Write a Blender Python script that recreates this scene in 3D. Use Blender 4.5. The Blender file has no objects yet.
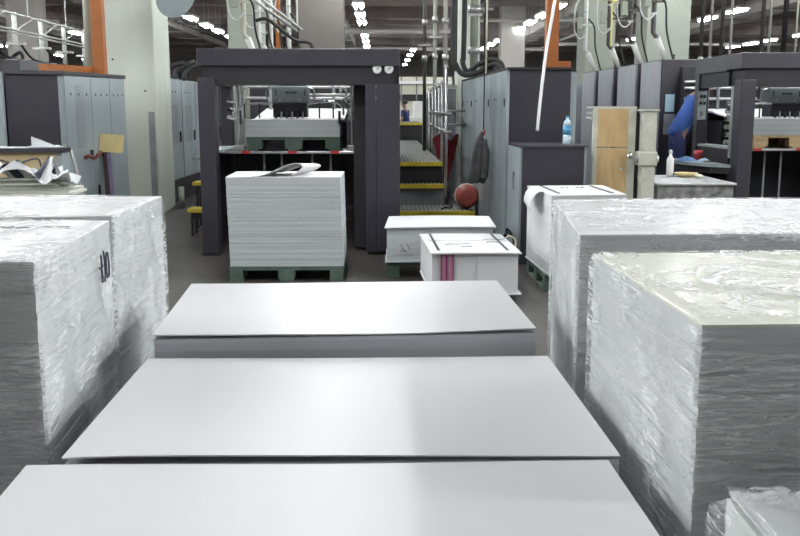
import bpy, math, random
from mathutils import Vector, Matrix, noise
random.seed(7)
SC = bpy.context.scene
COL = SC.collection
PI = math.pi

# ------------------------------------------------------------------ materials
MATS = {}
def nt_new(name):
    m = bpy.data.materials.new(name); m.use_nodes = True
    nt = m.node_tree; nt.nodes.clear()
    out = nt.nodes.new('ShaderNodeOutputMaterial')
    return m, nt, out
def mat(name, col, rough=.5, metal=0., var=.12, scale=6., bump=.0, bscale=60., stretch=(1,1,1), spec=.5, coat=0.):
    m, nt, out = nt_new(name)
    N = nt.nodes.new; L = nt.links.new
    b = N('ShaderNodeBsdfPrincipled')
    tc = N('ShaderNodeTexCoord'); mp = N('ShaderNodeMapping'); mp.inputs['Scale'].default_value = stretch
    L(tc.outputs['Object'], mp.inputs['Vector'])
    nz = N('ShaderNodeTexNoise'); nz.inputs['Scale'].default_value = scale; nz.inputs['Detail'].default_value = 5
    L(mp.outputs[0], nz.inputs['Vector'])
    cr = N('ShaderNodeValToRGB')
    lo = [max(0, c*(1-var)) for c in col]; hi = [min(1, c*(1+var)) for c in col]
    cr.color_ramp.elements[0].position = .3; cr.color_ramp.elements[1].position = .7
    cr.color_ramp.elements[0].color = (*lo, 1); cr.color_ramp.elements[1].color = (*hi, 1)
    L(nz.outputs['Fac'], cr.inputs[0]); L(cr.outputs[0], b.inputs['Base Color'])
    b.inputs['Roughness'].default_value = rough; b.inputs['Metallic'].default_value = metal
    b.inputs['Specular IOR Level'].default_value = spec
    b.inputs['Coat Weight'].default_value = coat
    if bump:
        n2 = N('ShaderNodeTexNoise'); n2.inputs['Scale'].default_value = bscale; n2.inputs['Detail'].default_value = 3
        L(mp.outputs[0], n2.inputs['Vector'])
        bp = N('ShaderNodeBump'); bp.inputs['Strength'].default_value = bump; bp.inputs['Distance'].default_value = .01
        L(n2.outputs['Fac'], bp.inputs['Height']); L(bp.outputs[0], b.inputs['Normal'])
    L(b.outputs[0], out.inputs[0])
    MATS[name] = m
    return m
def emit_mat(name, col, s):
    m, nt, out = nt_new(name)
    e = nt.nodes.new('ShaderNodeEmission'); e.inputs[0].default_value = (*col, 1); e.inputs[1].default_value = s
    nt.links.new(e.outputs[0], out.inputs[0]); MATS[name] = m; return m
def edge_mat(name, lo, hi, sz=260., warm=None):
    """cut paper edges: fine layers that run level round the pile"""
    m, nt, out = nt_new(name)
    N = nt.nodes.new; L = nt.links.new
    b = N('ShaderNodeBsdfPrincipled'); tc = N('ShaderNodeTexCoord')
    mp = N('ShaderNodeMapping'); mp.inputs['Scale'].default_value = (.9, .9, sz)
    L(tc.outputs['Object'], mp.inputs[0])
    nz = N('ShaderNodeTexNoise'); nz.inputs['Scale'].default_value = 1.; nz.inputs['Detail'].default_value = 6; nz.inputs['Roughness'].default_value = .65
    L(mp.outputs[0], nz.inputs['Vector'])
    mp2 = N('ShaderNodeMapping'); mp2.inputs['Scale'].default_value = (.6, .6, 26.)
    L(tc.outputs['Object'], mp2.inputs[0])
    n2 = N('ShaderNodeTexNoise'); n2.inputs['Scale'].default_value = 1.; n2.inputs['Detail'].default_value = 4
    L(mp2.outputs[0], n2.inputs['Vector'])
    mx = N('ShaderNodeMath'); mx.operation = 'ADD'; L(nz.outputs['Fac'], mx.inputs[0]); L(n2.outputs['Fac'], mx.inputs[1])
    hf = N('ShaderNodeMath'); hf.operation = 'MULTIPLY'; hf.inputs[1].default_value = .5; L(mx.outputs[0], hf.inputs[0])
    cr = N('ShaderNodeValToRGB'); cr.color_ramp.elements[0].position = .36; cr.color_ramp.elements[1].position = .58
    cr.color_ramp.elements[0].color = (*lo, 1); cr.color_ramp.elements[1].color = (*hi, 1)
    L(hf.outputs[0], cr.inputs[0]); L(cr.outputs[0], b.inputs['Base Color'])
    b.inputs['Roughness'].default_value = .75
    bp = N('ShaderNodeBump'); bp.inputs['Strength'].default_value = .35; bp.inputs['Distance'].default_value = .004
    L(hf.outputs[0], bp.inputs['Height']); L(bp.outputs[0], b.inputs['Normal'])
    L(b.outputs[0], out.inputs[0]); MATS[name] = m; return m
def wrap_mat(name, rot, white=.04, gloss=.04, strength=.45, sc=(3.5, 3.5, 70)):
    """clear stretch film: see-through, shiny, creased in streaks, crease glints painted white"""
    m, nt, out = nt_new(name)
    N = nt.nodes.new; L = nt.links.new
    tc = N('ShaderNodeTexCoord')
    def streak(rot, sc, dist, detail=4):
        mp = N('ShaderNodeMapping'); mp.inputs['Rotation'].default_value = rot; mp.inputs['Scale'].default_value = sc
        L(tc.outputs['Object'], mp.inputs[0])
        nz = N('ShaderNodeTexNoise'); nz.inputs['Scale'].default_value = 1.; nz.inputs['Detail'].default_value = detail; nz.inputs['Distortion'].default_value = dist
        L(mp.outputs[0], nz.inputs['Vector']); return nz.outputs['Fac']
    a = streak(rot, sc, 1.2); b = streak((rot[0]+.5, rot[1]-.4, rot[2]+.3), (sc[0]*1.6, sc[1]*1.6, sc[2]*.8), 2.)
    c = streak((0, 0, 0), (4, 4, 4), .5)
    # ridges: thin lines where the noise crosses its middle
    def ridge(x, wdt):
        q = N('ShaderNodeMath'); q.operation = 'SUBTRACT'; q.inputs[1].default_value = .5; L(x, q.inputs[0])
        ab = N('ShaderNodeMath'); ab.operation = 'ABSOLUTE'; L(q.outputs[0], ab.inputs[0])
        mr = N('ShaderNodeMapRange'); mr.inputs[1].default_value = 0; mr.inputs[2].default_value = wdt; mr.inputs[3].default_value = 1; mr.inputs[4].default_value = 0
        L(ab.outputs[0], mr.inputs[0]); return mr.outputs[0]
    ra, rb = ridge(a, .05), ridge(b, .04)
    # creases gather in patches
    pm = N('ShaderNodeMapRange'); pm.inputs[1].default_value = .42; pm.inputs[2].default_value = .60; L(c, pm.inputs[0])
    mx = N('ShaderNodeMath'); mx.operation = 'MAXIMUM'; L(ra, mx.inputs[0]); L(rb, mx.inputs[1])
    cre = N('ShaderNodeMath'); cre.operation = 'MULTIPLY'; L(mx.outputs[0], cre.inputs[0]); L(pm.outputs[0], cre.inputs[1])
    hs = N('ShaderNodeMath'); hs.operation = 'MULTIPLY_ADD'; hs.inputs[1].default_value = .6; L(a, hs.inputs[0]); L(cre.outputs[0], hs.inputs[2])
    bp = N('ShaderNodeBump'); bp.inputs['Strength'].default_value = strength; bp.inputs['Distance'].default_value = .008
    L(hs.outputs[0], bp.inputs['Height'])
    tr = N('ShaderNodeBsdfTransparent'); tr.inputs[0].default_value = (.99, .995, .99, 1)
    gl = N('ShaderNodeBsdfGlossy'); gl.inputs['Roughness'].default_value = .16; L(bp.outputs[0], gl.inputs['Normal'])
    df = N('ShaderNodeBsdfDiffuse'); df.inputs[0].default_value = (.93, .95, .95, 1)
    wh = N('ShaderNodeMath'); wh.operation = 'MULTIPLY_ADD'; wh.inputs[1].default_value = .85; wh.inputs[2].default_value = white; wh.use_clamp = True  # crease highlights painted in as white diffuse, over a faint haze
    L(cre.outputs[0], wh.inputs[0])
    m1 = N('ShaderNodeMixShader'); L(wh.outputs[0], m1.inputs[0]); L(tr.outputs[0], m1.inputs[1]); L(df.outputs[0], m1.inputs[2])
    lw = N('ShaderNodeLayerWeight'); lw.inputs[0].default_value = .5
    pw = N('ShaderNodeMath'); pw.operation = 'POWER'; pw.inputs[1].default_value = 5.; L(lw.outputs['Facing'], pw.inputs[0])
    fr = N('ShaderNodeMath'); fr.operation = 'MULTIPLY'; fr.inputs[1].default_value = .30; L(pw.outputs[0], fr.inputs[0])
    ma = N('ShaderNodeMath'); ma.operation = 'ADD'; ma.use_clamp = True; ma.inputs[1].default_value = gloss; L(fr.outputs[0], ma.inputs[0])
    m2 = N('ShaderNodeMixShader'); L(ma.outputs[0], m2.inputs[0]); L(m1.outputs[0], m2.inputs[1]); L(gl.outputs[0], m2.inputs[2])
    L(m2.outputs[0], out.inputs[0]); MATS[name] = m; return m

mat('paper', (.86, .86, .875), .42, var=.012, scale=2, spec=.35)
mat('paper_warm', (.80, .80, .70), .5, var=.05, scale=14, bump=.15, bscale=50)
mat('paper_grey', (.66, .68, .70), .6, var=.1, scale=8)
mat('board_white', (.66, .665, .675), .55, var=.04, scale=6)
mat('board_grey', (.50, .52, .53), .6, var=.05, scale=6)
edge_mat('edge_near', (.52, .52, .56), (.70, .70, .74))
edge_mat('edge_film', (.52, .535, .55), (.66, .675, .69))
edge_mat('edge_blue', (.40, .425, .44), (.53, .555, .565), 120.)
edge_mat('edge_light', (.62, .64, .65), (.76, .78, .79), 120.)
edge_mat('edge_cream', (.62, .66, .64), (.78, .81, .78))
edge_mat('news_edge', (.16, .17, .14), (.62, .63, .56), 90.)
wrap_mat('wrap_a', (.7, .5, .3)); wrap_mat('wrap_b', (.9, .35, .8))
wrap_mat('wrap_c', (.5, 1.0, .1), white=.06, gloss=.06, strength=.6, sc=(6, 6, 70))
mat('charcoal', (.028, .0255, .034), .42, var=.06, scale=3)
mat('charcoal_light', (.045, .042, .052), .42, var=.06, scale=3)
mat('header_dark', (.008, .0065, .010), .6, var=.08, scale=3)
mat('black', (.012, .011, .013), .5, var=.2)
mat('interior', (.014, .0125, .015), .6, var=.3, scale=5)
mat('grey_cab', (.275, .315, .325), .45, var=.05, scale=3)
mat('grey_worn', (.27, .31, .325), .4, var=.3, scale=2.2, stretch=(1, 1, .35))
mat('grey_unit', (.25, .265, .29), .4, var=.16, scale=4, stretch=(1, 1, .3))
mat('grey_mid', (.22, .23, .24), .5, var=.12)
mat('column_white', (.49, .52, .455), .7, var=.07, scale=2.5, stretch=(1, 1, .3))
mat('pale_green', (.29, .315, .265), .7, var=.05, scale=3)
mat('beige_pillar', (.13, .117, .105), .8, var=.05, scale=3)
mat('orange', (.27, .08, .010), .5, var=.1, scale=7)
mat('yellow', (.55, .43, .035), .55, var=.18, scale=12)
mat('pipe_cream', (.44, .43, .35), .5, var=.08)
mat('pipe_white', (.52, .53, .50), .45, var=.06)
mat('pipe_yellow', (.55, .50, .16), .5, var=.1)
mat('pipe_dark', (.06, .053, .05), .55, var=.2)
mat('steel', (.56, .57, .58), .3, 1., var=.1, scale=9)
mat('chrome', (.75, .75, .76), .15, 1., var=.04)
mat('dull_steel', (.40, .40, .40), .45, .7, var=.15)
mat('grating', (.11, .108, .105), .5, .4, var=.4, scale=40, stretch=(1, 4, 1))
mat('rubber', (.012, .012, .012), .75, var=.2)
mat('pallet_green', (.075, .11, .09), .75, var=.2, scale=9, bump=.2, bscale=40)
mat('pallet_wood', (.50, .37, .20), .75, var=.2, scale=8, stretch=(1, 6, 6))
mat('wood_panel', (.50, .35, .17), .55, var=.14, scale=5, stretch=(4, 4, .7))
mat('plywood', (.66, .54, .26), .6, var=.09, scale=6, stretch=(3, 1, 1))
mat('kraft', (.42, .33, .19), .8, var=.08)
mat('red', (.42, .035, .035), .45, var=.15)
mat('red_cloth', (.15, .006, .014), .8, var=.25)
mat('drum_red', (.30, .06, .045), .42, var=.12, scale=9)
mat('pink', (.40, .20, .29), .6, var=.06)
mat('rag_red', (.25, .085, .075), .8, var=.3, scale=30)
mat('crimson', (.27, .04, .12), .6, var=.08)
mat('strap', (.05, .055, .055), .5, var=.1)
mat('ink', (.03, .035, .06), .6, var=.1)
mat('ink_grey', (.35, .36, .38), .6, var=.1)
mat('coat_grey', (.075, .073, .075), .85, var=.3, scale=9)
mat('blue_shirt', (.035, .10, .36), .8, var=.15)
mat('navy', (.03, .04, .13), .8, var=.15)
mat('trousers', (.10, .075, .075), .8, var=.15)
mat('skin', (.30, .17, .125), .55, var=.06)
mat('hair', (.012, .01, .009), .6, var=.2)
mat('blue_cloth', (.12, .24, .45), .85, var=.35, scale=20)
mat('light_blue', (.35, .50, .60), .5, var=.1)
mat('water_label', (.10, .38, .62), .4, var=.08)
mat('clear_plastic', (.55, .68, .74), .12, var=.05)
mat('white_plastic', (.78, .78, .76), .4, var=.04)
mat('cream', (.70, .68, .56), .6, var=.05)
mat('beige_metal', (.50, .50, .42), .5, var=.16, scale=9)
mat('dirty_steel', (.25, .25, .235), .5, .2, var=.6, scale=14)
mat('table_steel', (.52, .53, .54), .35, .25, var=.1, scale=8)
mat('purple_board', (.10, .085, .16), .6, var=.2)
mat('maroon_board', (.12, .035, .03), .6, var=.2)
mat('ceiling', (.50, .455, .43), .9, var=.14, scale=.8)
mat('beam', (.36, .31, .29), .85, var=.12, scale=1)
mat('duct', (.45, .42, .39), .7, var=.1, scale=2)
mat('duct_light', (.48, .47, .43), .6, var=.08, scale=2)
mat('wall_paint', (.42, .40, .37), .9, var=.08, scale=.6)
mat('lamp_body', (.7, .7, .68), .5, var=.03)
mat('dial', (.75, .75, .73), .4, var=.03)
emit_mat('tube_light', (.95, .985, 1.), 118.)

def floor_mat():
    m, nt, out = nt_new('floor_concrete'); N = nt.nodes.new; L = nt.links.new
    b = N('ShaderNodeBsdfPrincipled'); tc = N('ShaderNodeTexCoord')
    n1 = N('ShaderNodeTexNoise'); n1.inputs['Scale'].default_value = .9; n1.inputs['Detail'].default_value = 8; n1.inputs['Roughness'].default_value = .62
    n2 = N('ShaderNodeTexNoise'); n2.inputs['Scale'].default_value = 14; n2.inputs['Detail'].default_value = 6
    L(tc.outputs['Object'], n1.inputs['Vector']); L(tc.outputs['Object'], n2.inputs['Vector'])
    c1 = N('ShaderNodeValToRGB'); c1.color_ramp.elements[0].position = .32; c1.color_ramp.elements[1].position = .72
    c1.color_ramp.elements[0].color = (.036, .033, .031, 1); c1.color_ramp.elements[1].color = (.085, .078, .072, 1)
    L(n1.outputs['Fac'], c1.inputs[0])
    mx = N('ShaderNodeMix'); mx.data_type = 'RGBA'; mx.blend_type = 'OVERLAY'; mx.inputs[0].default_value = .45
    L(c1.outputs[0], mx.inputs[6]); L(n2.outputs['Fac'], mx.inputs[7]); L(mx.outputs[2], b.inputs['Base Color'])
    rr = N('ShaderNodeMapRange'); rr.inputs[3].default_value = .28; rr.inputs[4].default_value = .5
    L(n2.outputs['Fac'], rr.inputs[0]); L(rr.outputs[0], b.inputs['Roughness'])
    L(b.outputs[0], out.inputs[0]); MATS['floor_concrete'] = m
floor_mat()

# ------------------------------------------------------------------ mesh builder
class MB:
    def __init__(s): s.v = []; s.f = []
    def quad(s, a, b, c, d):
        i = len(s.v); s.v += [tuple(a), tuple(b), tuple(c), tuple(d)]; s.f.append((i, i+1, i+2, i+3)); return s
    def box(s, x0, x1, y0, y1, z0, z1):
        return s.prism([(x0, y0), (x1, y0), (x1, y1), (x0, y1)], z0, z1)
    def prism(s, pts, z0, z1, top=None):
        """pts counter-clockwise seen from above; top: other outline for the upper end"""
        top = top or pts; n = len(pts); i = len(s.v)
        zz0 = z0 if hasattr(z0, '__len__') else [z0]*n; zz1 = z1 if hasattr(z1, '__len__') else [z1]*n
        s.v += [(p[0], p[1], z) for p, z in zip(pts, zz0)] + [(p[0], p[1], z) for p, z in zip(top, zz1)]
        s.f.append(tuple(i+k for k in reversed(range(n)))); s.f.append(tuple(i+n+k for k in range(n)))
        for k in range(n):
            k2 = (k+1) % n; s.f.append((i+k, i+k2, i+n+k2, i+n+k))
        return s
    def extr(s, prof, x0, x1, axis='x'):
        """profile of (a, b) extruded along an axis"""
        n = len(prof); i = len(s.v)
        for t in (x0, x1):
            for a, b in prof: s.v.append((t, a, b) if axis == 'x' else (a, t, b))
        s.f.append(tuple(i+k for k in range(n))); s.f.append(tuple(i+n+k for k in reversed(range(n))))
        for k in range(n):
            k2 = (k+1) % n; s.f.append((i+k, i+n+k, i+n+k2, i+k2))
        return s
    def obox(s, c, half, M):
        i = len(s.v)
        for sz in (-1, 1):
            for sx, sy in ((-1, -1), (1, -1), (1, 1), (-1, 1)):
                s.v.append(tuple(Vector(c) + M @ Vector((sx*half[0], sy*half[1], sz*half[2]))))
        s.f += [(i+3, i+2, i+1, i), (i+4, i+5, i+6, i+7)]
        for k in range(4):
            k2 = (k+1) % 4; s.f.append((i+k, i+k2, i+4+k2, i+4+k))
        return s
    def bar(s, p, q, w, h=None):
        p, q = Vector(p), Vector(q); d = q-p; h = h or w
        M = d.to_track_quat('Z', 'Y').to_matrix()
        return s.obox((p+q)/2, (w/2, h/2, d.length/2), M)
    def tube(s, pts, r, seg=8, caps=True):
        pts = [Vector(p) for p in pts]; n = len(pts); rr = r if hasattr(r, '__len__') else [r]*n
        base = len(s.v); ref = None
        for k, p in enumerate(pts):
            t = (pts[min(k+1, n-1)]-pts[max(k-1, 0)])
            t = t.normalized() if t.length > 1e-9 else Vector((0, 0, 1))
            if ref is None:
                ref = Vector((0, 0, 1)) if abs(t.z) < .9 else Vector((1, 0, 0))
            u = (ref - t*ref.dot(t)); u = u.normalized() if u.length > 1e-6 else t.orthogonal().normalized()
            w = t.cross(u); ref = u
            for j in range(seg):
                a = 2*PI*j/seg; s.v.append(tuple(p + (u*math.cos(a)+w*math.sin(a))*rr[k]))
        for k in range(n-1):
            for j in range(seg):
                j2 = (j+1) % seg; a = base+k*seg
                s.f.append((a+j, a+j2, a+seg+j2, a+seg+j))
        if caps:
            s.f.append(tuple(base+j for j in reversed(range(seg)))); s.f.append(tuple(base+(n-1)*seg+j for j in range(seg)))
        return s
    def cyl(s, p, q, r, seg=16): return s.tube([p, q], r, seg)
    def lathe(s, c, prof, seg=20, M=None):
        M = M or Matrix.Identity(3); base = len(s.v); n = len(prof)
        for r, z in prof:
            for j in range(seg):
                a = 2*PI*j/seg; s.v.append(tuple(Vector(c)+M @ Vector((r*math.cos(a), r*math.sin(a), z))))
        for k in range(n-1):
            for j in range(seg):
                j2 = (j+1) % seg; a = base+k*seg; s.f.append((a+j, a+j2, a+seg+j2, a+seg+j))
        s.f.append(tuple(base+j for j in reversed(range(seg)))); s.f.append(tuple(base+(n-1)*seg+j for j in range(seg)))
        return s
    def grid(s, nu, nv, fn):
        base = len(s.v)
        for j in range(nv+1):
            for i in range(nu+1): s.v.append(tuple(fn(i/nu, j/nv)))
        for j in range(nv):
            for i in range(nu):
                a = base+j*(nu+1)+i; s.f.append((a, a+1, a+nu+2, a+nu+1))
        return s
    def build(s, name, m, parent=None, smooth=False, bevel=0., solid=0.):
        me = bpy.data.meshes.new(name)
        o = bpy.data.objects.new(name, me); COL.objects.link(o)
        off = Vector((0, 0, 0))
        if parent is not None:
            off = WORLD[parent.name]; o.parent = parent
            WORLD[o.name] = off.copy()
        else:
            xs = [v[0] for v in s.v]; ys = [v[1] for v in s.v]; zs = [v[2] for v in s.v]
            off = Vector(((min(xs)+max(xs))/2, (min(ys)+max(ys))/2, min(zs))); o.location = off; WORLD[o.name] = off.copy()
        me.from_pydata([tuple(Vector(v)-off) for v in s.v], [], s.f)
        if smooth: me.polygons.foreach_set('use_smooth', [True]*len(me.polygons))
        me.materials.append(MATS[m] if isinstance(m, str) else m)
        if solid:
            md = o.modifiers.new('thickness', 'SOLIDIFY'); md.thickness = solid
        if bevel:
            md = o.modifiers.new('bevel', 'BEVEL'); md.width = bevel; md.segments = 2; md.limit_method = 'ANGLE'; md.angle_limit = .7
        return o
WORLD = {}
def tag(o, label, cat, group=None, kind=None):
    if label: o['label'] = label
    if cat: o['category'] = cat
    if group: o['group'] = group
    if kind: o['kind'] = kind
    return o
def thing(name, label, cat, loc, group=None):
    o = bpy.data.objects.new(name, None); o.empty_display_size = .1; COL.objects.link(o)
    o.location = loc; WORLD[o.name] = Vector(loc)
    return tag(o, label, cat, group)
def dup(root, loc, label, group=None):
    r = root.copy(); COL.objects.link(r); r.location = loc; r['label'] = label
    if group: r['group'] = group
    WORLD[r.name] = Vector(loc)
    for ch in root.children:
        c = ch.copy(); COL.objects.link(c); c.parent = r
        for g in ch.children:
            d = g.copy(); COL.objects.link(d); d.parent = c
    return r
def struct(mb, name, m, **k):
    o = mb.build(name, m, **k); o['kind'] = 'structure'; return o
def smoothpts(pts, n=6):
    P = [Vector(p) for p in pts]; P = [P[0]*2-P[1]] + P + [P[-1]*2-P[-2]]; out = []
    for i in range(1, len(P)-2):
        for k in range(n):
            t = k/n; a, b, c, d = P[i-1:i+3]
            out.append(.5*((2*b)+(c-a)*t+(2*a-5*b+4*c-d)*t*t+(3*b-a-3*c+d)*t**3))
    out.append(P[-2]); return out
def lerp(a, b, t): return a+(b-a)*t
def bil(q, u, v):
    """q: FL, FR, BR, BL"""
    a = Vector(q[0]).lerp(Vector(q[1]), u); b = Vector(q[3]).lerp(Vector(q[2]), u); return a.lerp(b, v)

# ------------------------------------------------------------------ camera, world
TH = math.atan(160/930.); PS = math.atan(20/930.)
cd = bpy.data.cameras.new('camera'); cam = bpy.data.objects.new('camera', cd); COL.objects.link(cam)
cam.location = (0, 0, 1.5); cam.rotation_euler = (PI/2-TH, 0, -PS)
cd.sensor_width = 36; cd.lens = 930/800*36; cd.clip_end = 300
SC.camera = cam
w = bpy.data.worlds.new('world'); SC.world = w; w.use_nodes = True
bg = w.node_tree.nodes['Background']; bg.inputs[0].default_value = (.9, .95, 1, 1); bg.inputs[1].default_value = .05
SC.view_settings.view_transform = 'Standard'; SC.view_settings.look = 'None'
SC.view_settings.gamma = 1; SC.view_settings.use_curve_mapping = False; SC.view_settings.exposure = 0.
SC.cycles.max_bounces = 8; SC.cycles.diffuse_bounces = 4; SC.cycles.transparent_max_bounces = 12
SC.cycles.caustics_reflective = False; SC.cycles.caustics_refractive = False; SC.cycles.sample_clamp_indirect = 4.

# ------------------------------------------------------------------ room shell
X0, X1, Y0, Y1, HC = -27., 25., -7., 76., 6.0
struct(MB().box(X0, X1, Y0, Y1, -.2, 0), 'floor', 'floor_concrete')
struct(MB().box(X0, X1, Y0, Y1, HC, HC+.2), 'ceiling', 'ceiling')
struct(MB().box(X0-.2, X0, Y0, Y1, 0, HC), 'wall_left', 'wall_paint')
struct(MB().box(X1, X1+.2, Y0, Y1, 0, HC), 'wall_right', 'wall_paint')
struct(MB().box(X0, X1, Y1, Y1+.2, 0, HC), 'wall_back', 'wall_paint')
struct(MB().box(X0, X1, Y0-.2, Y0, 0, HC), 'wall_front', 'wall_paint')
for k, y in enumerate(range(24, 76, 4)):
    struct(MB().box(X0, X1, y-.18, y+.18, 5.15+.12*(k % 2), HC), 'trim_%d' % (k+1), 'beam')

# ------------------------------------------------------------------ lamps
def make_lamp(loc):
    t = thing('ceiling_lamp', '', 'lamp', loc)
    x, y, z = loc
    MB().box(x-.17, x+.17, y-.65, y+.65, z, z+.07).build('lamp_housing', 'lamp_body', t)
    for s in (-1, 1):
        MB().cyl((x+s*.085, y-.62, z-.035), (x+s*.085, y+.62, z-.035), .034, 10).build('fluorescent_tube', 'tube_light', t, True)
    for s in (-1, 1):
        MB().cyl((x, y+s*.45, z+.07), (x, y+s*.45, HC), .012, 6).build('hanger_rod', 'dull_steel', t)
    return t
NTH = ['nearest', 'second', 'third', 'fourth', 'fifth', 'sixth', 'seventh', 'eighth', 'ninth', 'tenth', 'eleventh', 'twelfth', 'thirteenth', 'fourteenth', 'fifteenth']
lamp0 = None
def lamp(x, y, label, group):
    global lamp0
    if lamp0 is None:
        lamp0 = make_lamp((x, y, 4.5)); tag(lamp0, label, None, group)
    else: dup(lamp0, (x, y, 4.5), label, group)
rows = [
 ('left of the dark press, behind the white column', -6.35, [32.4, 35.3, 37.8, 40.9], 'lamps behind the white column'),
 ('above the middle of the dark press', -.62, [28.4, 31.25, 33.95, 40.2, 43.4, 46.9], 'lamps above the dark press'),
 ('over the walkway right of the dark press', 1.75, [49.7, 54.5, 60., 66.], 'lamps over the walkway'),
 ('slanting down past the orange upright on the right', 5.33, [28.55, 31.2, 33.8, 36.5, 40.2, 42.7, 45.3, 48.3], 'lamps beside the right orange upright'),
 ('high above the right-hand press', 11.1, [29.6, 32.2, 41.6, 46.6, 52], 'lamps above the right press'),
 ('far right over the right-hand press', 17.4, [39., 42.3, 44.4, 46.6], 'lamps at the far right'),
 ('at the left edge above the grey cabinets', -12.2, [27.5, 33.4, 38.8, 44.], 'lamps above the left cabinets'),
 ('far left seen through the white pipe rack', -18.3, [41.5, 46.4, 51, 55, 60], 'lamps behind the white pipe rack'),
]
for desc, x, ys, grp in rows:
    for i, y in enumerate(ys):
        lamp(x, y, '%s twin-tube fluorescent lamp of the row %s' % (NTH[i], desc), grp)
for y in (46.2, 51.):
    lamp(4.4, y, ('nearer' if y < 50 else 'farther') + ' of the two lamps beside the end of the slanting lamp row', 'pair of lamps by the slanting row')
for x, desc in ((-6.35, 'left'), (-.62, 'middle'), (5.33, 'right'), (11.1, 'far right'), (-12.2, 'far left'), (-9.3, 'outer left'), (8.2, 'outer right')):      # same rows carried on over the viewer's head; outer two added for side light
    for i, y in enumerate((.4, 3.0, 5.4, 7.9, 10.6, 13.4, 16.3, 19.2, 22.)):  # first lamp of each row added to fill the stack fronts
        if y < 5 and abs(x) < 3: continue
        if y > 14 and desc[:5] == 'outer': continue
        lamp(x, y, '%s overhead fluorescent lamp in the %s row over the paper stacks' % (NTH[i], desc), 'overhead lamps of the %s row' % desc)

# ------------------------------------------------------------------ overhead ducts and pipes
def pipe(name, label, cat, pts, r, m, grp=None, seg=8): return tag(MB().tube(pts, r, seg).build(name, m, None, True), label, cat, grp)
def cross_pipe(lab, pts, r, m):
    t = thing('overhead_pipe', lab, 'pipe', pts[0], 'overhead cross pipes')
    MB().tube(pts, r, 8).build('pipe_run', m, t, True)
    for f in (.12, .5, .88):
        x = lerp(pts[0][0], pts[1][0], f); MB().cyl((x, pts[0][1], pts[0][2]), (x, pts[0][1], HC), .012, 6).build('hanger_rod', 'dull_steel', t)
cross_pipe('long pale pipe crossing under the ceiling above the dark press', [(-3.2, 41.8, 4.80), (2.4, 41.8, 4.80)], .12, 'duct_light')
cross_pipe('thin grey pipe crossing the ceiling just over the dark press', [(-9, 52.2, 4.7), (9, 52.2, 4.7)], .1, 'duct')
cross_pipe('thin pale pipe crossing high behind the orange upright', [(3, 36, 4.75), (14, 36, 4.75)], .06, 'duct_light')
cross_pipe('thin pale pipe crossing above the right-hand press', [(8, 46, 4.55), (22, 46, 4.55)], .08, 'duct_light')
for x, y0, y1, w_, h, z, m, lab in (
    (-1.9, 27, 60, 1.0, .5, 4.95, 'duct', 'wide square air duct running away above the dark press'),
    (-9.5, 26, 62, 1.1, .5, 4.95, 'duct', 'square air duct behind the white column'),
    (7.6, 27, 60, 1.0, .55, 4.95, 'duct', 'square air duct right of the orange upright'),
    (14.3, 28, 62, 1.1, .5, 4.95, 'duct', 'square air duct over the right-hand press'),
    (-15., 28, 62, 1.0, .5, 4.95, 'duct', 'square air duct behind the white pipe rack')):
    t = thing('air_duct', lab, 'duct', (x, y0, z), 'square air ducts')
    MB().box(x-w_/2, x+w_/2, y0, y1, z, z+h).build('duct_run', m, t, bevel=.03)
    for y in range(int(y0)+2, int(y1), 4):
        MB().box(x-w_/2-.04, x+w_/2+.04, y-.05, y+.05, z-.04, z+h+.04).build('duct_flange', 'duct_light', t)
        MB().cyl((x, y+.6, z+h), (x, y+.6, HC), .02, 6).build('duct_hanger', 'dull_steel', t)
for x, z, y0, y1, m, lab in ((-3.6, 4.95, 25, 64, 'duct_light', 'pale conduit running away left of the lamps above the dark press'), (3.3, 4.9, 26, 66, 'pipe_dark', 'dark conduit running away between the walkway lamps and the slanting lamp row'),
    (9.2, 4.9, 26, 66, 'duct_light', 'pale conduit running away left of the lamps above the right press'), (-8., 4.9, 26, 66, 'pipe_dark', 'dark conduit running away behind the white column')):
    t = thing('overhead_conduit', lab, 'conduit', (x, y0, z), 'conduits along the ceiling')
    MB().cyl((x, y0, z), (x, y1, z), .05, 8).build('conduit_run', m, t, True)
    for y in range(y0+1, y1, 5): MB().cyl((x, y, z), (x, y, HC), .012, 6).build('hanger_rod', 'dull_steel', t)
# ------------------------------------------------------------------ pallets
def make_pallet(name, loc, W, D, H, m, label, grp=None, bk=.115):
    """loc: centre on the floor or platform"""
    t = thing(name, label, 'pallet', loc, grp)
    x, y, z = loc; hb = H-(.03 if bk > .15 else .035)
    for i in (-1, 0, 1):
        for j in (-1, 0, 1):
            bw = bk if i else bk+.03
            cx = x+i*(W/2-bw/2-.002); cy = y+j*(D/2-.07)
            MB().box(cx-bw/2, cx+bw/2, cy-.065, cy+.065, z+.02, z+.02+hb-.02).build('block', m, t, bevel=.003)
    for i in (-1, 0, 1):
        MB().box(x+i*(W/2-.06)-.06, x+i*(W/2-.06)+.06, y-D/2, y+D/2, z, z+.02).build('runner', m, t)
    for k in range(7):
        bw = D/7*.86; cy = y-D/2+D/7*(k+.5)
        MB().box(x-W/2, x+W/2, cy-bw/2, cy+bw/2, z+hb, z+H).build('deck_board', m, t)
    return t

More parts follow.
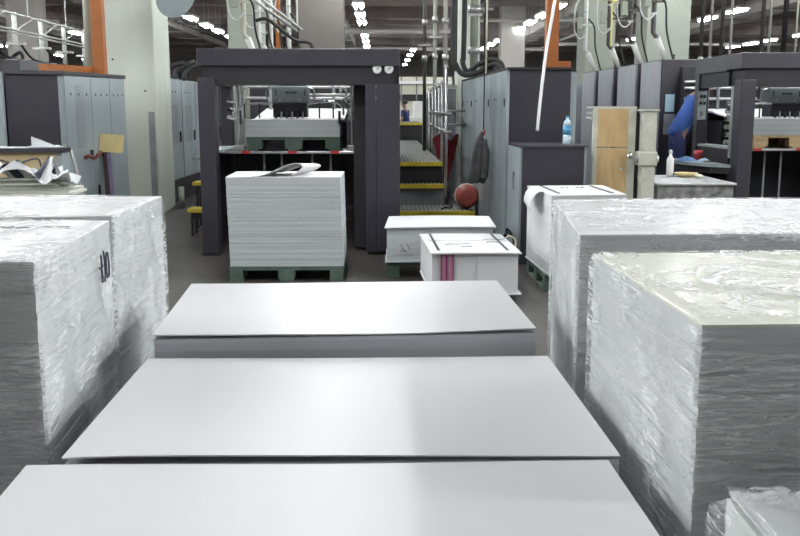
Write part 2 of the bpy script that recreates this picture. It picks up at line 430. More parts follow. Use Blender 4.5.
# ------------------------------------------------------------------ paper piles
def pile_mb(q0, z0, z1, n, jit, q1=None):
    mb = MB(); q1 = q1 or q0
    zz = [z0+(z1-z0)*k/n for k in range(n+1)]
    for k in range(n):
        t = (k+.5)/n
        dx, dy = random.gauss(0, jit), random.gauss(0, jit)
        a = [Vector(p).lerp(Vector(r), t) for p, r in zip(q0, q1)]
        mb.prism([(p[0]+dx, p[1]+dy) for p in a], zz[k], zz[k+1])
    return mb
def sheet_mb(q, z, nu, nv, fn, th=.0022):
    mb = MB()
    def P(u, v):
        p = bil([(a[0], a[1], 0) for a in q], u, v); return (p.x, p.y, z+fn(u, v))
    def Q(u, v):
        p = P(u, v); return (p[0], p[1], p[2]-th)
    mb.grid(nu, nv, P); b = len(mb.v); mb.grid(nu, nv, Q)
    # the rim has vertices of its own so that it shades as a sharp edge
    rim = [(i/nu, 0) for i in range(nu)]+[(1, j/nv) for j in range(nv)]+[(1-i/nu, 1) for i in range(nu)]+[(0, 1-j/nv) for j in range(nv)]
    c = len(mb.v); n = len(rim)
    mb.v += [P(u, v) for u, v in rim]+[Q(u, v) for u, v in rim]
    for k in range(n):
        k2 = (k+1) % n; mb.f.append((c+n+k, c+n+k2, c+k2, c+k))
    k0 = nu*nv; mb.f[k0:2*k0] = [tuple(reversed(f)) for f in mb.f[k0:2*k0]]
    return mb
def cen(q): return (sum(p[0] for p in q)/4, sum(p[1] for p in q)/4)
def ctr(q, g):
    c = cen(q); return [(c[0]+(p[0]-c[0])*(1+g), c[1]+(p[1]-c[1])*(1+g)) for p in q]

def near_stack(q, ztop, label, curl, seed):
    c = cen(q)
    make_pallet('pallet', (c[0], c[1], 0), .98, .66, .13, 'pallet_green', 'green pallet under the ' + ' '.join(label.split(',')[0].split()[:9]), 'pallets of the white stacks in the middle')
    t = thing('paper_stack', label, 'paper stack', (c[0], c[1], .13), 'unwrapped white paper stacks in the middle')
    random.seed(seed)
    pile_mb(q, .13, ztop-.013, 60, .0006).build('sheet_pile', 'edge_near', t)
    sheet_mb(ctr(q, .004), ztop, 40, 24, curl, .003).build('top_sheet', 'paper', t, True)
    return t
def wav(ph, amp, drop=0.):
    def f(u, v):
        e = (1-v)**3
        return amp*(math.sin(u*5.3+ph)*e + .4*math.sin(u*9+ph*2)*e) - drop*e*abs(u-.5)*2 + .0025*math.sin(u*3+v*2+ph)
    return f
near_stack([(-.60, .87), (.425, .87), (.415, 1.612), (-.638, 1.607)], .8625, 'wide white paper stack nearest the viewer, cut off by the bottom edge', lambda u, v: .0015*math.sin(u*7+1)*v**3+.001*math.sin(u*3+1), 1)
near_stack([(-.582, 1.632), (.444, 1.640), (.431, 2.33), (-.592, 2.315)], .868, 'wide white paper stack second from the viewer, between two others', wav(.6, .0035, .003), 2)
near_stack([(-.588, 2.36), (.414, 2.412), (.393, 3.10), (-.633, 3.085)], .92, 'wide white paper stack third from the viewer, its layered front edge showing', wav(2.4, .004, .002), 3)

# stacks in clear film
def film_mb(q, z0, z1, n, amp, rnd=.006, seed=0.):
    """closed film skin round a pile: rounded edges, creased by noise"""
    c = cen(q); mb = MB()
    qo = []
    for p in q:
        d = Vector((p[0]-c[0], p[1]-c[1])); qo.append((p[0]+math.copysign(.009, d.x), p[1]+math.copysign(.009, d.y)))
    def wr(p, nrm):
        p = Vector(p)
        s = Vector((p.x*5+seed, p.y*5, p.z*5)); s2 = Vector((p.x*9+p.z*26+seed, p.y*9+p.z*22, p.z*9-p.x*5))
        d = amp*(noise.noise(s)*1.1+noise.noise(s2)*.7+.12*noise.noise(s*6))
        r = p+Vector(nrm)*max(d, -.006); return r
    cb = Vector((c[0], c[1], 0))
    ring = []
    nn = []
    for k in range(4):
        a, b = Vector(qo[k]), Vector(qo[(k+1) % 4]); e = (b-a); nr = Vector((e.y, -e.x)).normalized()
        for i in range(n):
            t = i/n; ring.append(a.lerp(b, t)); m_ = nr.copy()
            if i == 0:
                pa = Vector(qo[k])-Vector(qo[k-1]); m_ = (nr+Vector((pa.y, -pa.x)).normalized()).normalized()*.3
            nn.append(m_)
    R = len(ring); nz = max(8, int((z1-z0)/.025)); base = 0
    for j in range(nz+1):
        z = lerp(z0, z1, j/nz)
        for k in range(R):
            e = max(0., 1-(z1-z)/max(rnd*1.3, .001)); ins = rnd*(1-math.sqrt(max(0, 1-e*e)))
            p = (ring[k].x-math.copysign(ins, ring[k].x-c[0]), ring[k].y-math.copysign(ins, ring[k].y-c[1]), z); mb.v.append(tuple(wr(p, (nn[k].x, nn[k].y, .25 if j == nz else 0))))
    for j in range(nz):
        for k in range(R):
            k2 = (k+1) % R; a = j*R; mb.f.append((a+k, a+k2, a+R+k2, a+R+k))
    # top: inner grid tied to the ring
    idx = {}
    for k in range(4):
        for i in range(n):
            g = [(i, 0), (n, i), (n-i, n), (0, n-i)][k]; idx[g] = nz*R+k*n+i
    for j in range(1, n):
        for i in range(1, n):
            p = bil([(a[0], a[1], z1+.006) for a in qo], i/n, j/n); idx[(i, j)] = len(mb.v); mb.v.append(tuple(wr(p, (0, 0, 1))))
    for j in range(n):
        for i in range(n): mb.f.append((idx[(i, j)], idx[(i+1, j)], idx[(i+1, j+1)], idx[(i, j+1)]))
    return mb
def strokes(o_, ex, ey, nrm, lines, r, name, m, parent, sc=1.):
    """pen strokes laid on a surface: lines are lists of (a, b) along ex, ey"""
    mb = MB(); o_ = Vector(o_); ex = Vector(ex); ey = Vector(ey); nr = Vector(nrm)
    for ln in lines:
        mb.tube([o_+ex*(a*sc)+ey*(b*sc)+nr*.0005 for a, b in ln], r, 5)
    return mb.build(name, m, parent)
def wrapped(q, z1, label, edge, topm, film, seed, amp=.0017, z0=.13, rnd=.006):
    c = cen(q); W = (Vector(q[1])-Vector(q[0])).length; D = (Vector(q[3])-Vector(q[0])).length
    make_pallet('pallet', (c[0], c[1], 0), W-.07, D-.08, .13, 'pallet_green', 'green pallet under the ' + ' '.join(label.split()[:11]), 'pallets of the film-wrapped stacks')
    t = thing('wrapped_paper_stack', label, 'wrapped paper stack', (c[0], c[1], z0), 'film-wrapped paper stacks beside the aisle')
    random.seed(int(seed*10)+5)
    pile_mb(ctr(q, -rnd*.8) if rnd > .02 else q, z0, z1-(.012 if rnd > .02 else .004), 70, .0006).build('sheet_pile', edge, t)
    sheet_mb(ctr(q, .001-(rnd*1.0 if rnd > .02 else 0)), z1, 8, 8, lambda u, v: .0, .004).build('top_sheet', topm, t)
    film_mb(q, z0+.01, z1, 44, amp, rnd, seed=seed).build('plastic_film', film, t, True)
    return t
QLN = [(-1.74, 1.93), (-.709, 1.89), (-.758, 2.60), (-1.78, 2.62)]
ln = wrapped(QLN, 1.19, 'tall film-wrapped paper stack at the left edge with black handwriting on its side', 'edge_film', 'paper', 'wrap_a', 1.)
wrapped([(-1.85, 2.70), (-.808, 2.80), (-.803, 3.43), (-1.83, 3.45)], 1.18, 'tall film-wrapped paper stack on the left behind the one with handwriting', 'edge_film', 'paper', 'wrap_b', 2.)
wrapped([(.504, 1.41), (1.53, 1.435), (1.53, 2.18), (.498, 2.129)], 1.165, 'film-wrapped paper stack nearest on the right with a cream cover sheet', 'edge_film', 'paper_warm', 'wrap_a', 3.5)
wrapped([(.512, 2.35), (1.54, 2.37), (1.60, 3.30), (.612, 3.25)], 1.18, 'film-wrapped paper stack on the right behind the cream-topped one', 'edge_film', 'paper', 'wrap_c', 5.1)
wrapped([(.478, .68), (1.45, .70), (1.45, 1.30), (.495, 1.29)], .945, 'low film-wrapped bundle cut off at the bottom right corner', 'edge_cream', 'paper_grey', 'wrap_c', 8.3, amp=.007, rnd=.035)
# handwriting on the side (reads 4 1 0) and a scrawl on top
ex = (-.068, .9977, 0)
strokes((-.7345, 2.435, 1.082), ex, (0, 0, 1), (1, .07, 0), [[(a, b*.62) for a, b in l_] for l_ in [
    [(-.004, .06), (.0, -.06)], [(-.03, .012), (-.01, -.002), (.012, .012)], [(.024, .07), (.034, .02), (.036, -.03), (.028, -.065)],
    [(-.002, -.045), (.03, -.040)], [(.062, .055), (.052, .04), (.050, -.03), (.060, -.055), (.078, -.05), (.082, .0), (.074, .05), (.062, .055)], [(.036, -.03), (.048, -.045)]]], .0026, 'marker_writing', 'ink', ln)
strokes((-1.02, 2.36, 1.2005), (1, -.04, 0), (.05, 1, 0), (0, 0, 1), [
    [(.03, .05), (.0, .03), (.0, .0), (.03, -.01)], [(.05, .0), (.08, .04)], [(.10, .04), (.09, .0), (.12, .0), (.12, .04), (.10, .04)],
    [(.15, .04), (.14, .0), (.18, .01)], [(.145, .02), (.17, .025)], [(.21, .0), (.22, .04), (.25, .03)], [(.27, .03), (.31, .045)], [(.31, .0), (.33, .0)]], .0013, 'marker_writing', 'ink_grey', ln, .72)

# ------------------------------------------------------------------ stacks and cartons farther up the aisle
QP = [(-1.335, 8.08), (-.345, 8.07), (-.335, 8.80), (-1.35, 8.82)]
make_pallet('pallet', (-.825, 8.43, 0), 1.0, .74, .13, 'pallet_green', 'green pallet under the tall paper stack in front of the dark press', 'green pallets up the aisle')
t = thing('paper_stack', 'tall unwrapped paper stack in front of the dark press with a curled sheet on top', 'paper stack', (-.83, 8.43, .13))
random.seed(31)
pile_mb([(-1.315, 8.08), (-.325, 8.07), (-.32, 8.80), (-1.33, 8.82)], .13, .908, 60, .0011, QP).build('sheet_pile', 'edge_blue', t)
sheet_mb(QP, .912, 6, 6, lambda u, v: 0, .004).build('top_sheet', 'paper', t)
# curled sheet: lies flat on its left half, its right end rolled over
mb = MB()
prof = [(-1.20, .001), (-1.10, .003), (-1.02, .014), (-.94, .042), (-.86, .080), (-.79, .106), (-.73, .116), (-.685, .108), (-.67, .086), (-.69, .060), (-.72, .036), (-.755, .016), (-.78, .004)]
prof = [(p.x, p.y) for p in smoothpts([(a, b, 0) for a, b in prof], 4)]
NP = len(prof)-1
mb.grid(NP, 6, lambda u, v: (prof[min(int(round(u*NP)), NP)][0]+.13*v, 8.085+.45*v, .9145+prof[min(int(round(u*NP)), NP)][1]*(1-.25*v)))
tag(mb.build('curled_sheet', 'paper', None, True, solid=.003), 'white paper sheet curled into a roll on the tall unwrapped stack', 'sheet of paper')

QS = [(.06, 8.22), (1.005, 8.24), (1.01, 8.93), (.075, 8.93)]
make_pallet('pallet', (.535, 8.58, 0), .96, .70, .14, 'pallet_green', 'green pallet under the low grey stack at the press leg', 'green pallets up the aisle')
t = thing('paper_stack', 'low grey paper stack with an overhanging white board on top, by the right press post', 'paper stack', (.535, 8.58, .14))
pile_mb(QS, .152, .452, 20, .0010).build('sheet_pile', 'edge_blue', t)
sheet_mb([(.038, 8.18), (1.035, 8.22), (1.06, 9.0), (.085, 9.0)], .462, 20, 8, lambda u, v: .012*(1-abs(2*u-1))**.5*v*.6-.006*(1-v)*abs(2*u-1)**3, .008).build('top_board', 'paper', t)
sheet_mb([(.04, 8.19), (1.02, 8.21), (1.02, 8.95), (.06, 8.95)], .152, 2, 2, lambda u, v: 0, .012).build('bottom_board', 'board_grey', t)
lb = MB().box(.155, .265, 8.215, 8.222, .215, .32).build('paper_label', 'board_grey', t)
strokes((.17, 8.213, .22), (1, .02, 0), (0, 0, 1), (0, -1, 0), [[(0.01, .08), (.035, .035)], [(.01, .02), (.035, .035), (.06, .02)], [(.07, .09), (.09, .03)], [(.02, .018), (.07, .018)]], .0022, 'pen_mark', 'ink', lb)

QC = [(.396, 6.99), (1.052, 6.978), (1.03, 7.98), (.352, 8.0)]
make_pallet('pallet', (.72, 7.48, 0), .66, .96, .09, 'pallet_green', 'green pallet under the carton with the pink stripes', 'green pallets up the aisle')
t = thing('carton', 'white strapped carton with two pink stripes on its front', 'carton', (.71, 7.48, .09))
pile_mb(QC, .09, .411, 4, .0006).build('carton_body', 'board_white', t)
sheet_mb([(.385, 6.95), (1.075, 6.955), (1.045, 8.01), (.342, 8.02)], .424, 20, 12, lambda u, v: -.004*abs(2*u-1)**4-.004*(1-v)**6, .012).build('lid', 'board_white', t)
sheet_mb([(.38, 6.95), (1.08, 6.95), (1.05, 8.0), (.345, 8.01)], .101, 2, 2, lambda u, v: 0, .010).build('bottom_board', 'board_white', t)
MB().box(.465, .508, 6.974, 6.982, .14, .407).build('pink_stripe', 'pink', t)
MB().box(.516, .558, 6.974, 6.982, .14, .407).build('pink_stripe', 'pink', t)
for x in (.4985, .5485, .4585): MB().box(x, x+.012, 6.970, 6.974, .14, .407).build('crimson_band', 'crimson', t)
for x in (.44, .97): MB().prism([(x, 7.05), (x+.018, 7.05), (x-.02+.018, 7.98), (x-.02, 7.98)], .4235, .4275).build('strap', 'strap', t)
MB().box(.395, 1.05, 7.555, 7.567, .4238, .4262).build('tape_seam', 'board_grey', t)
strokes((.52, 7.35, .4255), (1, 0, 0), (0, 1, 0), (0, 0, 1), [[(0, 0), (.05, .02), (.1, 0), (.16, .03), (.2, .02)], [(.12, -.13), (.2, -.12)], [(.33, .25), (.4, .3), (.47, .27), (.52, .31)], [(.34, .1), (.40, .14), (.45, .10)]], .004, 'printed_marks', 'ink_grey', t)
MB().box(.735, .738, 6.974, 6.980, .14, .405).build('seam', 'ink_grey', t)

QR = [(1.388, 7.48), (2.02, 7.58), (2.04, 8.52), (1.345, 8.45)]
make_pallet('pallet', (1.705, 8.0, 0), .70, .98, .14, 'pallet_green', 'green pallet under the tall white carton on the right', 'green pallets up the aisle')
t = thing('carton', 'tall white strapped carton on the right with a torn flap at its left corner', 'carton', (1.705, 8.0, .14))
pile_mb(QR, .14, .79, 6, .0006).build('carton_body', 'board_white', t)
sheet_mb(ctr(QR, .01), .802, 8, 8, lambda u, v: 0, .011).build('lid', 'board_white', t)
sheet_mb(ctr(QR, .02), .152, 2, 2, lambda u, v: 0, .011).build('bottom_board', 'board_white', t)
MB().grid(10, 6, lambda u, v: (1.375-.115*math.sin(u*1.5)+.01*v, 7.75+.42*v-.02*u, .802-.16*u*u*(1-.3*v)+.02*math.sin(u*3))).build('torn_flap', 'board_white', t, True, solid=.006)
for x in (1.47, 1.92): MB().prism([(x, 7.68), (x+.026, 7.68), (x-.02+.026, 8.42), (x-.02, 8.42)], .8015, .806).build('strap', 'strap', t)
MB().box(1.432, 1.50, 7.478, 7.486, .52, .76).build('paper_label', 'board_grey', t)
mb = MB()
for k in range(14): mb.box(1.44, 1.44+.04+.015*(k % 3), 7.474, 7.478, .535+.0155*k, .541+.0155*k)
mb.build('printed_marks', 'ink_grey', t)
strokes((1.6, 8.2, .8025), (1, 0, 0), (0, 1, 0), (0, 0, 1), [[(0, 0), (.03, .02)], [(.06, .0), (.06, .05)], [(.14, .02), (.17, .06)], [(.18, .02), (.21, .05)]], .004, 'printed_marks', 'ink', t)

# ------------------------------------------------------------------ press feeders
def press(ox, oy, label, right, piles):
    t = thing('press_feeder', label, 'printing press', (ox, oy, 0), 'printing press feeders')
    B = lambda x0, x1, y0, y1, z0, z1: MB().box(ox+x0, ox+x1, oy+y0, oy+y1, z0, z1)
    P = lambda x, y, z: (ox+x, oy+y, z)
    dep = 1.45
    B(0, 2.03, -.03, .40, 1.915, 2.085).build('header_cap', 'charcoal', t, bevel=.008)
    B(.05, 1.98, .0, .38, 1.73, 1.915).build('header_panel', 'header_dark', t)
    B(0, .14, .40, dep, 1.9, 2.085).build('side_beam', 'charcoal', t, bevel=.006)
    B(.02, .13, .38, dep, 1.74, 1.9).build('side_beam_panel', 'header_dark', t)
    B(1.89, 2.03, .40, dep, 1.73, 2.085).build('side_beam', 'charcoal', t, bevel=.006)
    p = B(.0, .165, -.04, .16, .015, 1.80).build('front_post', 'charcoal', t, bevel=.008)
    B(-.02, .18, -.05, .18, 0, .015).build('foot_plate', 'black', p)
    B(.0, .13, dep-.14, dep, 0, 1.9).build('rear_post', 'charcoal', t, bevel=.006)
    p = B(1.68, 1.785, -.03, .25, .03, 1.735).build('front_post', 'charcoal', t, bevel=.004)
    p = B(1.79, 2.03, -.03, .40, .03, 1.735).build('front_post', 'charcoal', t, bevel=.004)
    B(1.70, 2.01, .0, .38, 0, .03).build('foot_plate', 'black', p)
    if not right:
        for gx in (1.80, 1.918):
            d = MB().lathe(P(gx, -.001, 1.885), [(.047, 0), (.047, .016), (.040, .018), (.040, .012)], 20, Matrix.Rotation(PI/2, 3, 'X')).build('gauge', 'steel', t)
            MB().lathe(P(gx, -.012, 1.885), [(.040, 0), (.040, .003)], 20, Matrix.Rotation(PI/2, 3, 'X')).build('dial', 'dial', d)
            MB().bar(P(gx-.006, -.018, 1.878), P(gx+.02, -.018, 1.905), .006).build('needle', 'black', d)
    # dark lower machine front, with slim upright guards
    B(.14, 1.88, dep-.13, dep-.06, .03, 1.0).build('lower_panel', 'interior', t)
    B(.14, 1.88, dep+(.92 if right else 1.3), dep+(.96 if right else 1.36), .05, 2.0).build('rear_panel', 'interior', t)
    B(1.55, 1.68, .3, dep, .03, 1.73).build('inner_side_panel', 'interior', t)
    for x in (.56, .75, 1.08, 1.28): B(x, x+.022, .60, .622, .02, 1.02).build('guard_bar', 'grey_mid', t)
    B(.3, 1.54, .62, .645, .42, .45).build('guard_rail', 'header_dark', t)
    # lifting platform
    B(.14, 1.58, .42, 1.28, 1.02, 1.045).build('lift_platform', 'steel', t, bevel=.004)
    for x in (.36, .85, 1.30): B(x, x+.09, .405, .42, 1.022, 1.052).build('red_stop', 'red', t)
    for x in (.30, 1.52):
        MB().cyl(P(x, .62, 1.045), P(x, .62, 1.75), .016, 10).build('guide_rod', 'steel', t)
        MB().cyl(P(x+.035, .66, 1.045), P(x+.035, .66, 1.75), .010, 8).build('guide_rod', 'dull_steel', t)
        B(x-.05, x+.07, .58, .70, 1.045, 1.10).build('rod_block', 'dull_steel', t, bevel=.006)
    # feed table carrying the sheet stream
    MB().prism([P(.40, 1.22, 0)[:2], P(1.42, 1.22, 0)[:2], P(1.42, 2.4, 0)[:2], P(.40, 2.4, 0)[:2]], [1.37, 1.37, 1.47, 1.47], [1.385, 1.385, 1.495, 1.495]).build('feed_table', 'paper', t)
    B(.38, 1.44, 1.5, 2.3, .05, 1.34).build('press_body', 'interior', t)
    # feeder head
    c = B(.65, 1.045, .78, 1.06, 1.545, 1.735).build('control_box', 'grey_cab', t, bevel=.012)
    for k in range(4): B(.80+k*.032, .822+k*.032, .772, .78, 1.655, 1.675).build('push_button', 'black', c)
    for x in (.735, .95): MB().cyl(P(x, .765, 1.585), P(x, .78, 1.585), .014, 12).build('knob', 'steel', c)
    B(.69, .70, .774, .78, 1.63, 1.70).build('slot', 'black', c); B(1.0, 1.01, .774, .78, 1.63, 1.70).build('slot', 'black', c)
    for s, x in ((-1, .65), (1, 1.045)):
        MB().tube(smoothpts([P(x, .85, 1.72), P(x+s*.05, .85, 1.70), P(x+s*.065, .85, 1.64), P(x+s*.05, .85, 1.58), P(x, .85, 1.56)]), .010, 8).build('grip_handle', 'steel', c, True)
    h = B(.665, 1.03, .74, 1.0, 1.40, 1.545).build('suction_head', 'header_dark', t)
    for k in range(6): MB().lathe(P(.70+k*.058, .70+.01*(k % 2), 1.39), [(.018, 0), (.010, .015), (.008, .07)], 10).build('suction_nozzle', 'dull_steel' if k % 2 else 'black', h)
    B(.70, .99, 1.06, 1.25, 1.6, 1.95).build('head_support', 'interior', t)
    MB().cyl(P(1.05, .92, 1.64), P(1.55, .92, 1.64), .018, 10).build('cross_bar', 'pipe_white', t)
    MB().cyl(P(.30, .72, 1.545), P(.66, .72, 1.545), .012, 8).build('cross_bar', 'dull_steel', t)
    MB().tube(smoothpts([P(1.04, .70, 1.545), P(1.2, .70, 1.565), P(1.35, .70, 1.56), P(1.42, .70, 1.51), P(1.43, .70, 1.42)]), .012, 8).build('cross_bar', 'chrome', t)
    for x in (.36, .52, 1.17, 1.32): MB().cyl(P(x, .71, 1.39), P(x, .71, 1.545), .009, 8).build('sheet_finger', 'black', t)
    for x in (.345, 1.395): MB().cyl(P(x, .49, 1.33), P(x, .49, 1.47), .014, 8).build('side_guide', 'black', t)
    for s, x in ((1, .33), (-1, 1.46)):
        MB().tube(smoothpts([P(x, .8, 1.55), P(x, .8, 1.67), P(x+s*.02, .8, 1.715), P(x+s*.055, .8, 1.71), P(x+s*.06, .8, 1.65)]), .014, 8).build('loop_handle', 'pipe_white', t, True)
        MB().tube(smoothpts([P(x-s*.05, .75, 1.38), P(x-s*.1, .74, 1.45), P(x, .73, 1.50), P(x+s*.04, .72, 1.58), P(x-s*.05, .72, 1.64)]), .011, 8).build('air_hose', 'dull_steel', t, True)
        MB().tube(smoothpts([P(x-s*.16, .70, 1.40), P(x-s*.08, .70, 1.38), P(x-s*.03, .70, 1.45), P(x-s*.12, .70, 1.50)]), .012, 8).build('air_hose', 'pipe_white', t, True)
        for kk, zz in enumerate((1.38, 1.46, 1.54)):
            MB().cyl(P(x-s*.02, .78, zz), P(x-s*.17, .76, zz+.03), .02-.004*kk, 8).build('adjuster', 'dull_steel' if kk != 1 else 'black', t)
    for z in (1.62, 1.76, 1.84): MB().cyl(P(.16, dep+.88, z), P(1.86, dep+.88, z), .02, 8).build('rear_pipe', 'dull_steel', t)
    for x in (.46, .6, 1.25, 1.5): MB().cyl(P(x, dep+.85, 1.48), P(x, dep+.85, 2.0), .02, 8).build('rear_pipe', 'grey_mid', t)
    # gear along the inside of the open left side
    s_ = B(.02, .10, .22, .29, .95, 1.74).build('side_rail', 'dull_steel', t)
    for k in range(7): MB().cyl(P(.10, .255, 1.02+.1*k), P(.14, .255, 1.02+.1*k), .022, 8).build('roller', 'chrome' if k % 2 else 'black', s_)
    B(.03, .10, .3, dep-.14, .03, 1.045).build('side_panel', 'header_dark', t)
    B(.02, .2, .18, dep-.14, 1.045, 1.07).build('side_ledge', 'grey_cab', t)
    if right:
        cp = B(.0, .10, dep-.155, dep-.14, 1.36, 1.70).build('switch_panel', 'grey_cab', t)
        for z in (1.62, 1.54):
            for k in range(2): B(.012+.045*k, .045+.045*k, dep-.165, dep-.155, z, z+.035).build('switch', 'black', cp)
        B(.03, .07, dep-.165, dep-.155, 1.42, 1.46).build('key_lock', 'steel', cp)
        MB().cyl(P(.22, .5, 1.045), P(.22, .5, 1.74), .014, 8).build('guide_rod', 'pipe_white', t)
        for k in range(6): MB().cyl(P(.2, .9, 1.1+.09*k), P(.36, .95, 1.1+.09*k), .028, 8).build('roller', 'chrome' if k % 2 else 'dull_steel', s_)
    pm, pl, sl = piles
    make_pallet('pallet', (ox+.90, oy+.86, 1.045), 1.0, .70, .15, pm, pl, None, .16)
    q = [P(.39, .51, 0)[:2], P(1.40, .51, 0)[:2], P(1.40, 1.20, 0)[:2], P(.39, 1.20, 0)[:2]]
    s = thing('paper_stack', sl, 'paper stack', (ox+.90, oy+.86, 1.195))
    pile_mb(q, 1.195, 1.375, 10, .002).build('sheet_pile', 'edge_blue', s)
    sheet_mb(q, 1.379, 4, 4, lambda u, v: 0, .004).build('top_sheet', 'paper', s)
    return t
press(-1.825, 9.56, 'dark charcoal press feeder in the centre with two round gauges on its lintel', False,
      ('pallet_green', 'green pallet raised on the lift platform inside the centre press', 'short paper pile raised inside the centre press'))
press(3.87, 10.1, 'dark charcoal press feeder at the right edge with a switch panel on its post', True,
      ('pallet_wood', 'bare wooden pallet raised on the lift platform of the right-hand press', 'white paper pile on the wooden pallet in the right-hand press'))
# later units of the centre press, behind its feeder
for k in range(3):
    y = 12.9+1.25*k
    t = thing('printing_unit', '%s dark printing unit standing behind the centre press feeder' % NTH[k], 'printing unit', (-.8, y, 0), 'printing units behind the centre press')
    MB().box(-1.75, .12, y, y+.95, 0, 2.12).build('unit_body', 'charcoal', t, bevel=.01)
    MB().box(-1.7, .05, y+.95, y+1.22, 0, 1.3).build('unit_link', 'black', t)

# printing units on the right
for k, y in enumerate((12.6, 13.75, 15.15, 16.4)):
    t = thing('printing_unit', '%s grey-sided printing unit in the row behind the right-hand press' % NTH[k], 'printing unit', (4.6, y, 0), 'printing units on the right')
    d = (.88, 1.05, .95, .95)[k]
    MB().box(3.76, 5.6, y, y+d, 0, 2.14).build('unit_body', 'charcoal', t, bevel=.012)
    MB().box(3.73, 3.76, y+.01, y+d-.01, .03, 2.12).build('side_cover', 'grey_unit', t)
    if k < 3: MB().box(3.86, 5.6, y+d, (13.75, 15.15, 16.4)[k], 0, 2.0).build('unit_link', 'black', t)
    if k == 0:
        MB().box(3.83, 3.95, y-.02, y, 1.45, 1.68).build('display_panel', 'light_blue', t)
        MB().box(3.82, 3.96, y-.025, y, 1.15, 1.42).build('document_pocket', 'grey_unit', t)
        MB().box(4.02, 5.5, y-.03, y, .1, 2.05).build('front_door', 'black', t, bevel=.01)
        MB().cyl((3.9, y-.05, 2.14), (3.9, y-.05, 2.2), .02, 8).build('eye_bolt', 'black', t); 
        for x in (4.1, 4.3): MB().cyl((x, y-.03, 1.62), (x+.03, y-.06, 1.62), .014, 8).build('door_knob', 'chrome', t)

# ------------------------------------------------------------------ cabinets
def prism_off(pts, z0, z1): return MB().prism(pts, z0, z1)
def face_strip(a, b, u0, u1, z0, z1, off, th):
    """a thin slab on the vertical face a-b (outward to the right of a->b), from u0 to u1 along it"""
    a, b = Vector(a), Vector(b); d = b-a; n = Vector((d.y, -d.x)).normalized()
    p, q = a.lerp(b, u0)+n*off, a.lerp(b, u1)+n*off
    return MB().prism([tuple(p+n*th), tuple(q+n*th), tuple(q), tuple(p)], z0, z1)
# left cabinet block
t = thing('electrical_cabinet', 'dark-fronted cabinet on the left with three grey doors facing the aisle', 'cabinet', (-3.8, 11.2, 0))
A, Bq, Cq, Dq = (-3.485, 10.5), (-3.205, 11.93), (-4.12, 12.1), (-4.01, 10.24)
MB().prism([(Dq[0], Dq[1]), A, Bq, Cq], 0, 1.86).build('cabinet_body', 'charcoal', t)
MB().prism([(Dq[0], Dq[1]-.03), (A[0]+.03, A[1]-.03), (Bq[0]+.03, Bq[1]), Cq], 1.86, 1.90).build('top_edge', 'charcoal_light', t)
MB().prism([(-3.53, 10.475), (-3.475, 10.485), (-3.475, 10.5), (-3.53, 10.49)], .02, 1.85).build('corner_trim', 'grey_cab', t)
for k, (u0, u1) in enumerate(((.0, .40), (.405, .715), (.72, .99))):
    d = face_strip(A, Bq, u0, u1, .04, 1.855, 0, .02).build('door', 'grey_cab', t, bevel=.004)
    if k == 0:
        for i in range(34): face_strip(A, Bq, u0+.15, u0+.28, 1.05+.021*i, 1.05+.021*i+.009, .02, .003).build('vent_slot', 'grey_mid', d)
    for i in range(3):
        face_strip(A, Bq, lerp(u0, u1, .2+.3*i), lerp(u0, u1, .23+.3*i), 1.64, 1.665, .02, .004).build('screw', 'black', d)
    if k == 0: face_strip(A, Bq, u1-.06, u1-.035, .92, 1.02, .02, .02).build('door_handle', 'black', d)
    if k == 1: face_strip(A, Bq, u0+.03, u0+.05, .45, .60, .02, .02).build('door_handle', 'black', d)
t2 = MB().tube(smoothpts([(-3.40, 10.85, .93), (-3.34, 10.82, .96), (-3.29, 10.84, .93), (-3.24, 10.85, .97), (-3.21, 10.88, 1.0)]), [.014+.014*((i*7) % 5)/4 for i in range(25)], 8).build('red_rag', 'rag_red', None, True)
tag(t2, 'small red rag tied to the handle of the left grey cabinet door', 'rag')
# narrower cabinet at the very left edge
t = thing('electrical_cabinet', 'cabinet at the far left edge with a light grey corner strip', 'cabinet', (-4.75, 10.6, 0))
MB().box(-5.4, -4.13, 10.22, 10.28, 0, 1.88).build('cabinet_front', 'charcoal', t)
MB().box(-5.4, -4.20, 10.28, 11.9, 0, 1.88).build('cabinet_body', 'charcoal', t)
MB().box(-4.13, -4.02, 10.16, 10.22, 0, 1.88).build('corner_strip', 'grey_cab', t)

# cabinets behind the column
t = thing('electrical_cabinet', 'grey cabinet with slotted doors between the white column and the dark press', 'cabinet', (-3.4, 16.5, 0))
MB().prism([(-4.3, 14.6), (-3.3, 14.6), (-3.25, 19.0), (-4.3, 19.0)], .35, 1.96).build('cabinet_body', 'grey_cab', t)
MB().prism([(-4.3, 14.6), (-3.28, 14.6), (-3.23, 19.0), (-4.3, 19.0)], 0, .35).build('plinth', 'header_dark', t)
a, b = (-3.3, 14.6), (-3.25, 19.0)
for u in (0., .25, .5, .75):
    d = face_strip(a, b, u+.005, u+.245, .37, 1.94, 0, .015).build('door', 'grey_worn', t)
    for r in range(2):
        for i in range(20): face_strip(a, b, u+.06+.07*r, u+.11+.07*r, .95+.03*i, .965+.03*i, .015, .004).build('vent_slot', 'grey_mid', d)
    face_strip(a, b, u+.195, u+.21, .95, 1.12, .015, .02).build('door_handle', 'black', d)
    for i in range(3): face_strip(a, b, u+.05+.05*i, u+.057+.05*i, 1.74, 1.77, .015, .004).build('screw', 'black', d)
for k in range(3):
    pipe('cable_hose', '%s black hose arching over the grey cabinet beside the white column' % ('left', 'middle', 'right')[k], 'hose', smoothpts([(-3.42+.08*k, 15.2+.3*k, 1.96), (-3.4+.1*k, 15.3+.3*k, 2.12), (-3.2+.1*k, 15.5+.4*k, 2.22+.04*k), (-3.35, 16.0+.4*k, 2.18), (-3.4, 16.3+.4*k, 1.96)]), .035, 'rubber', 'hoses on the grey cabinet')

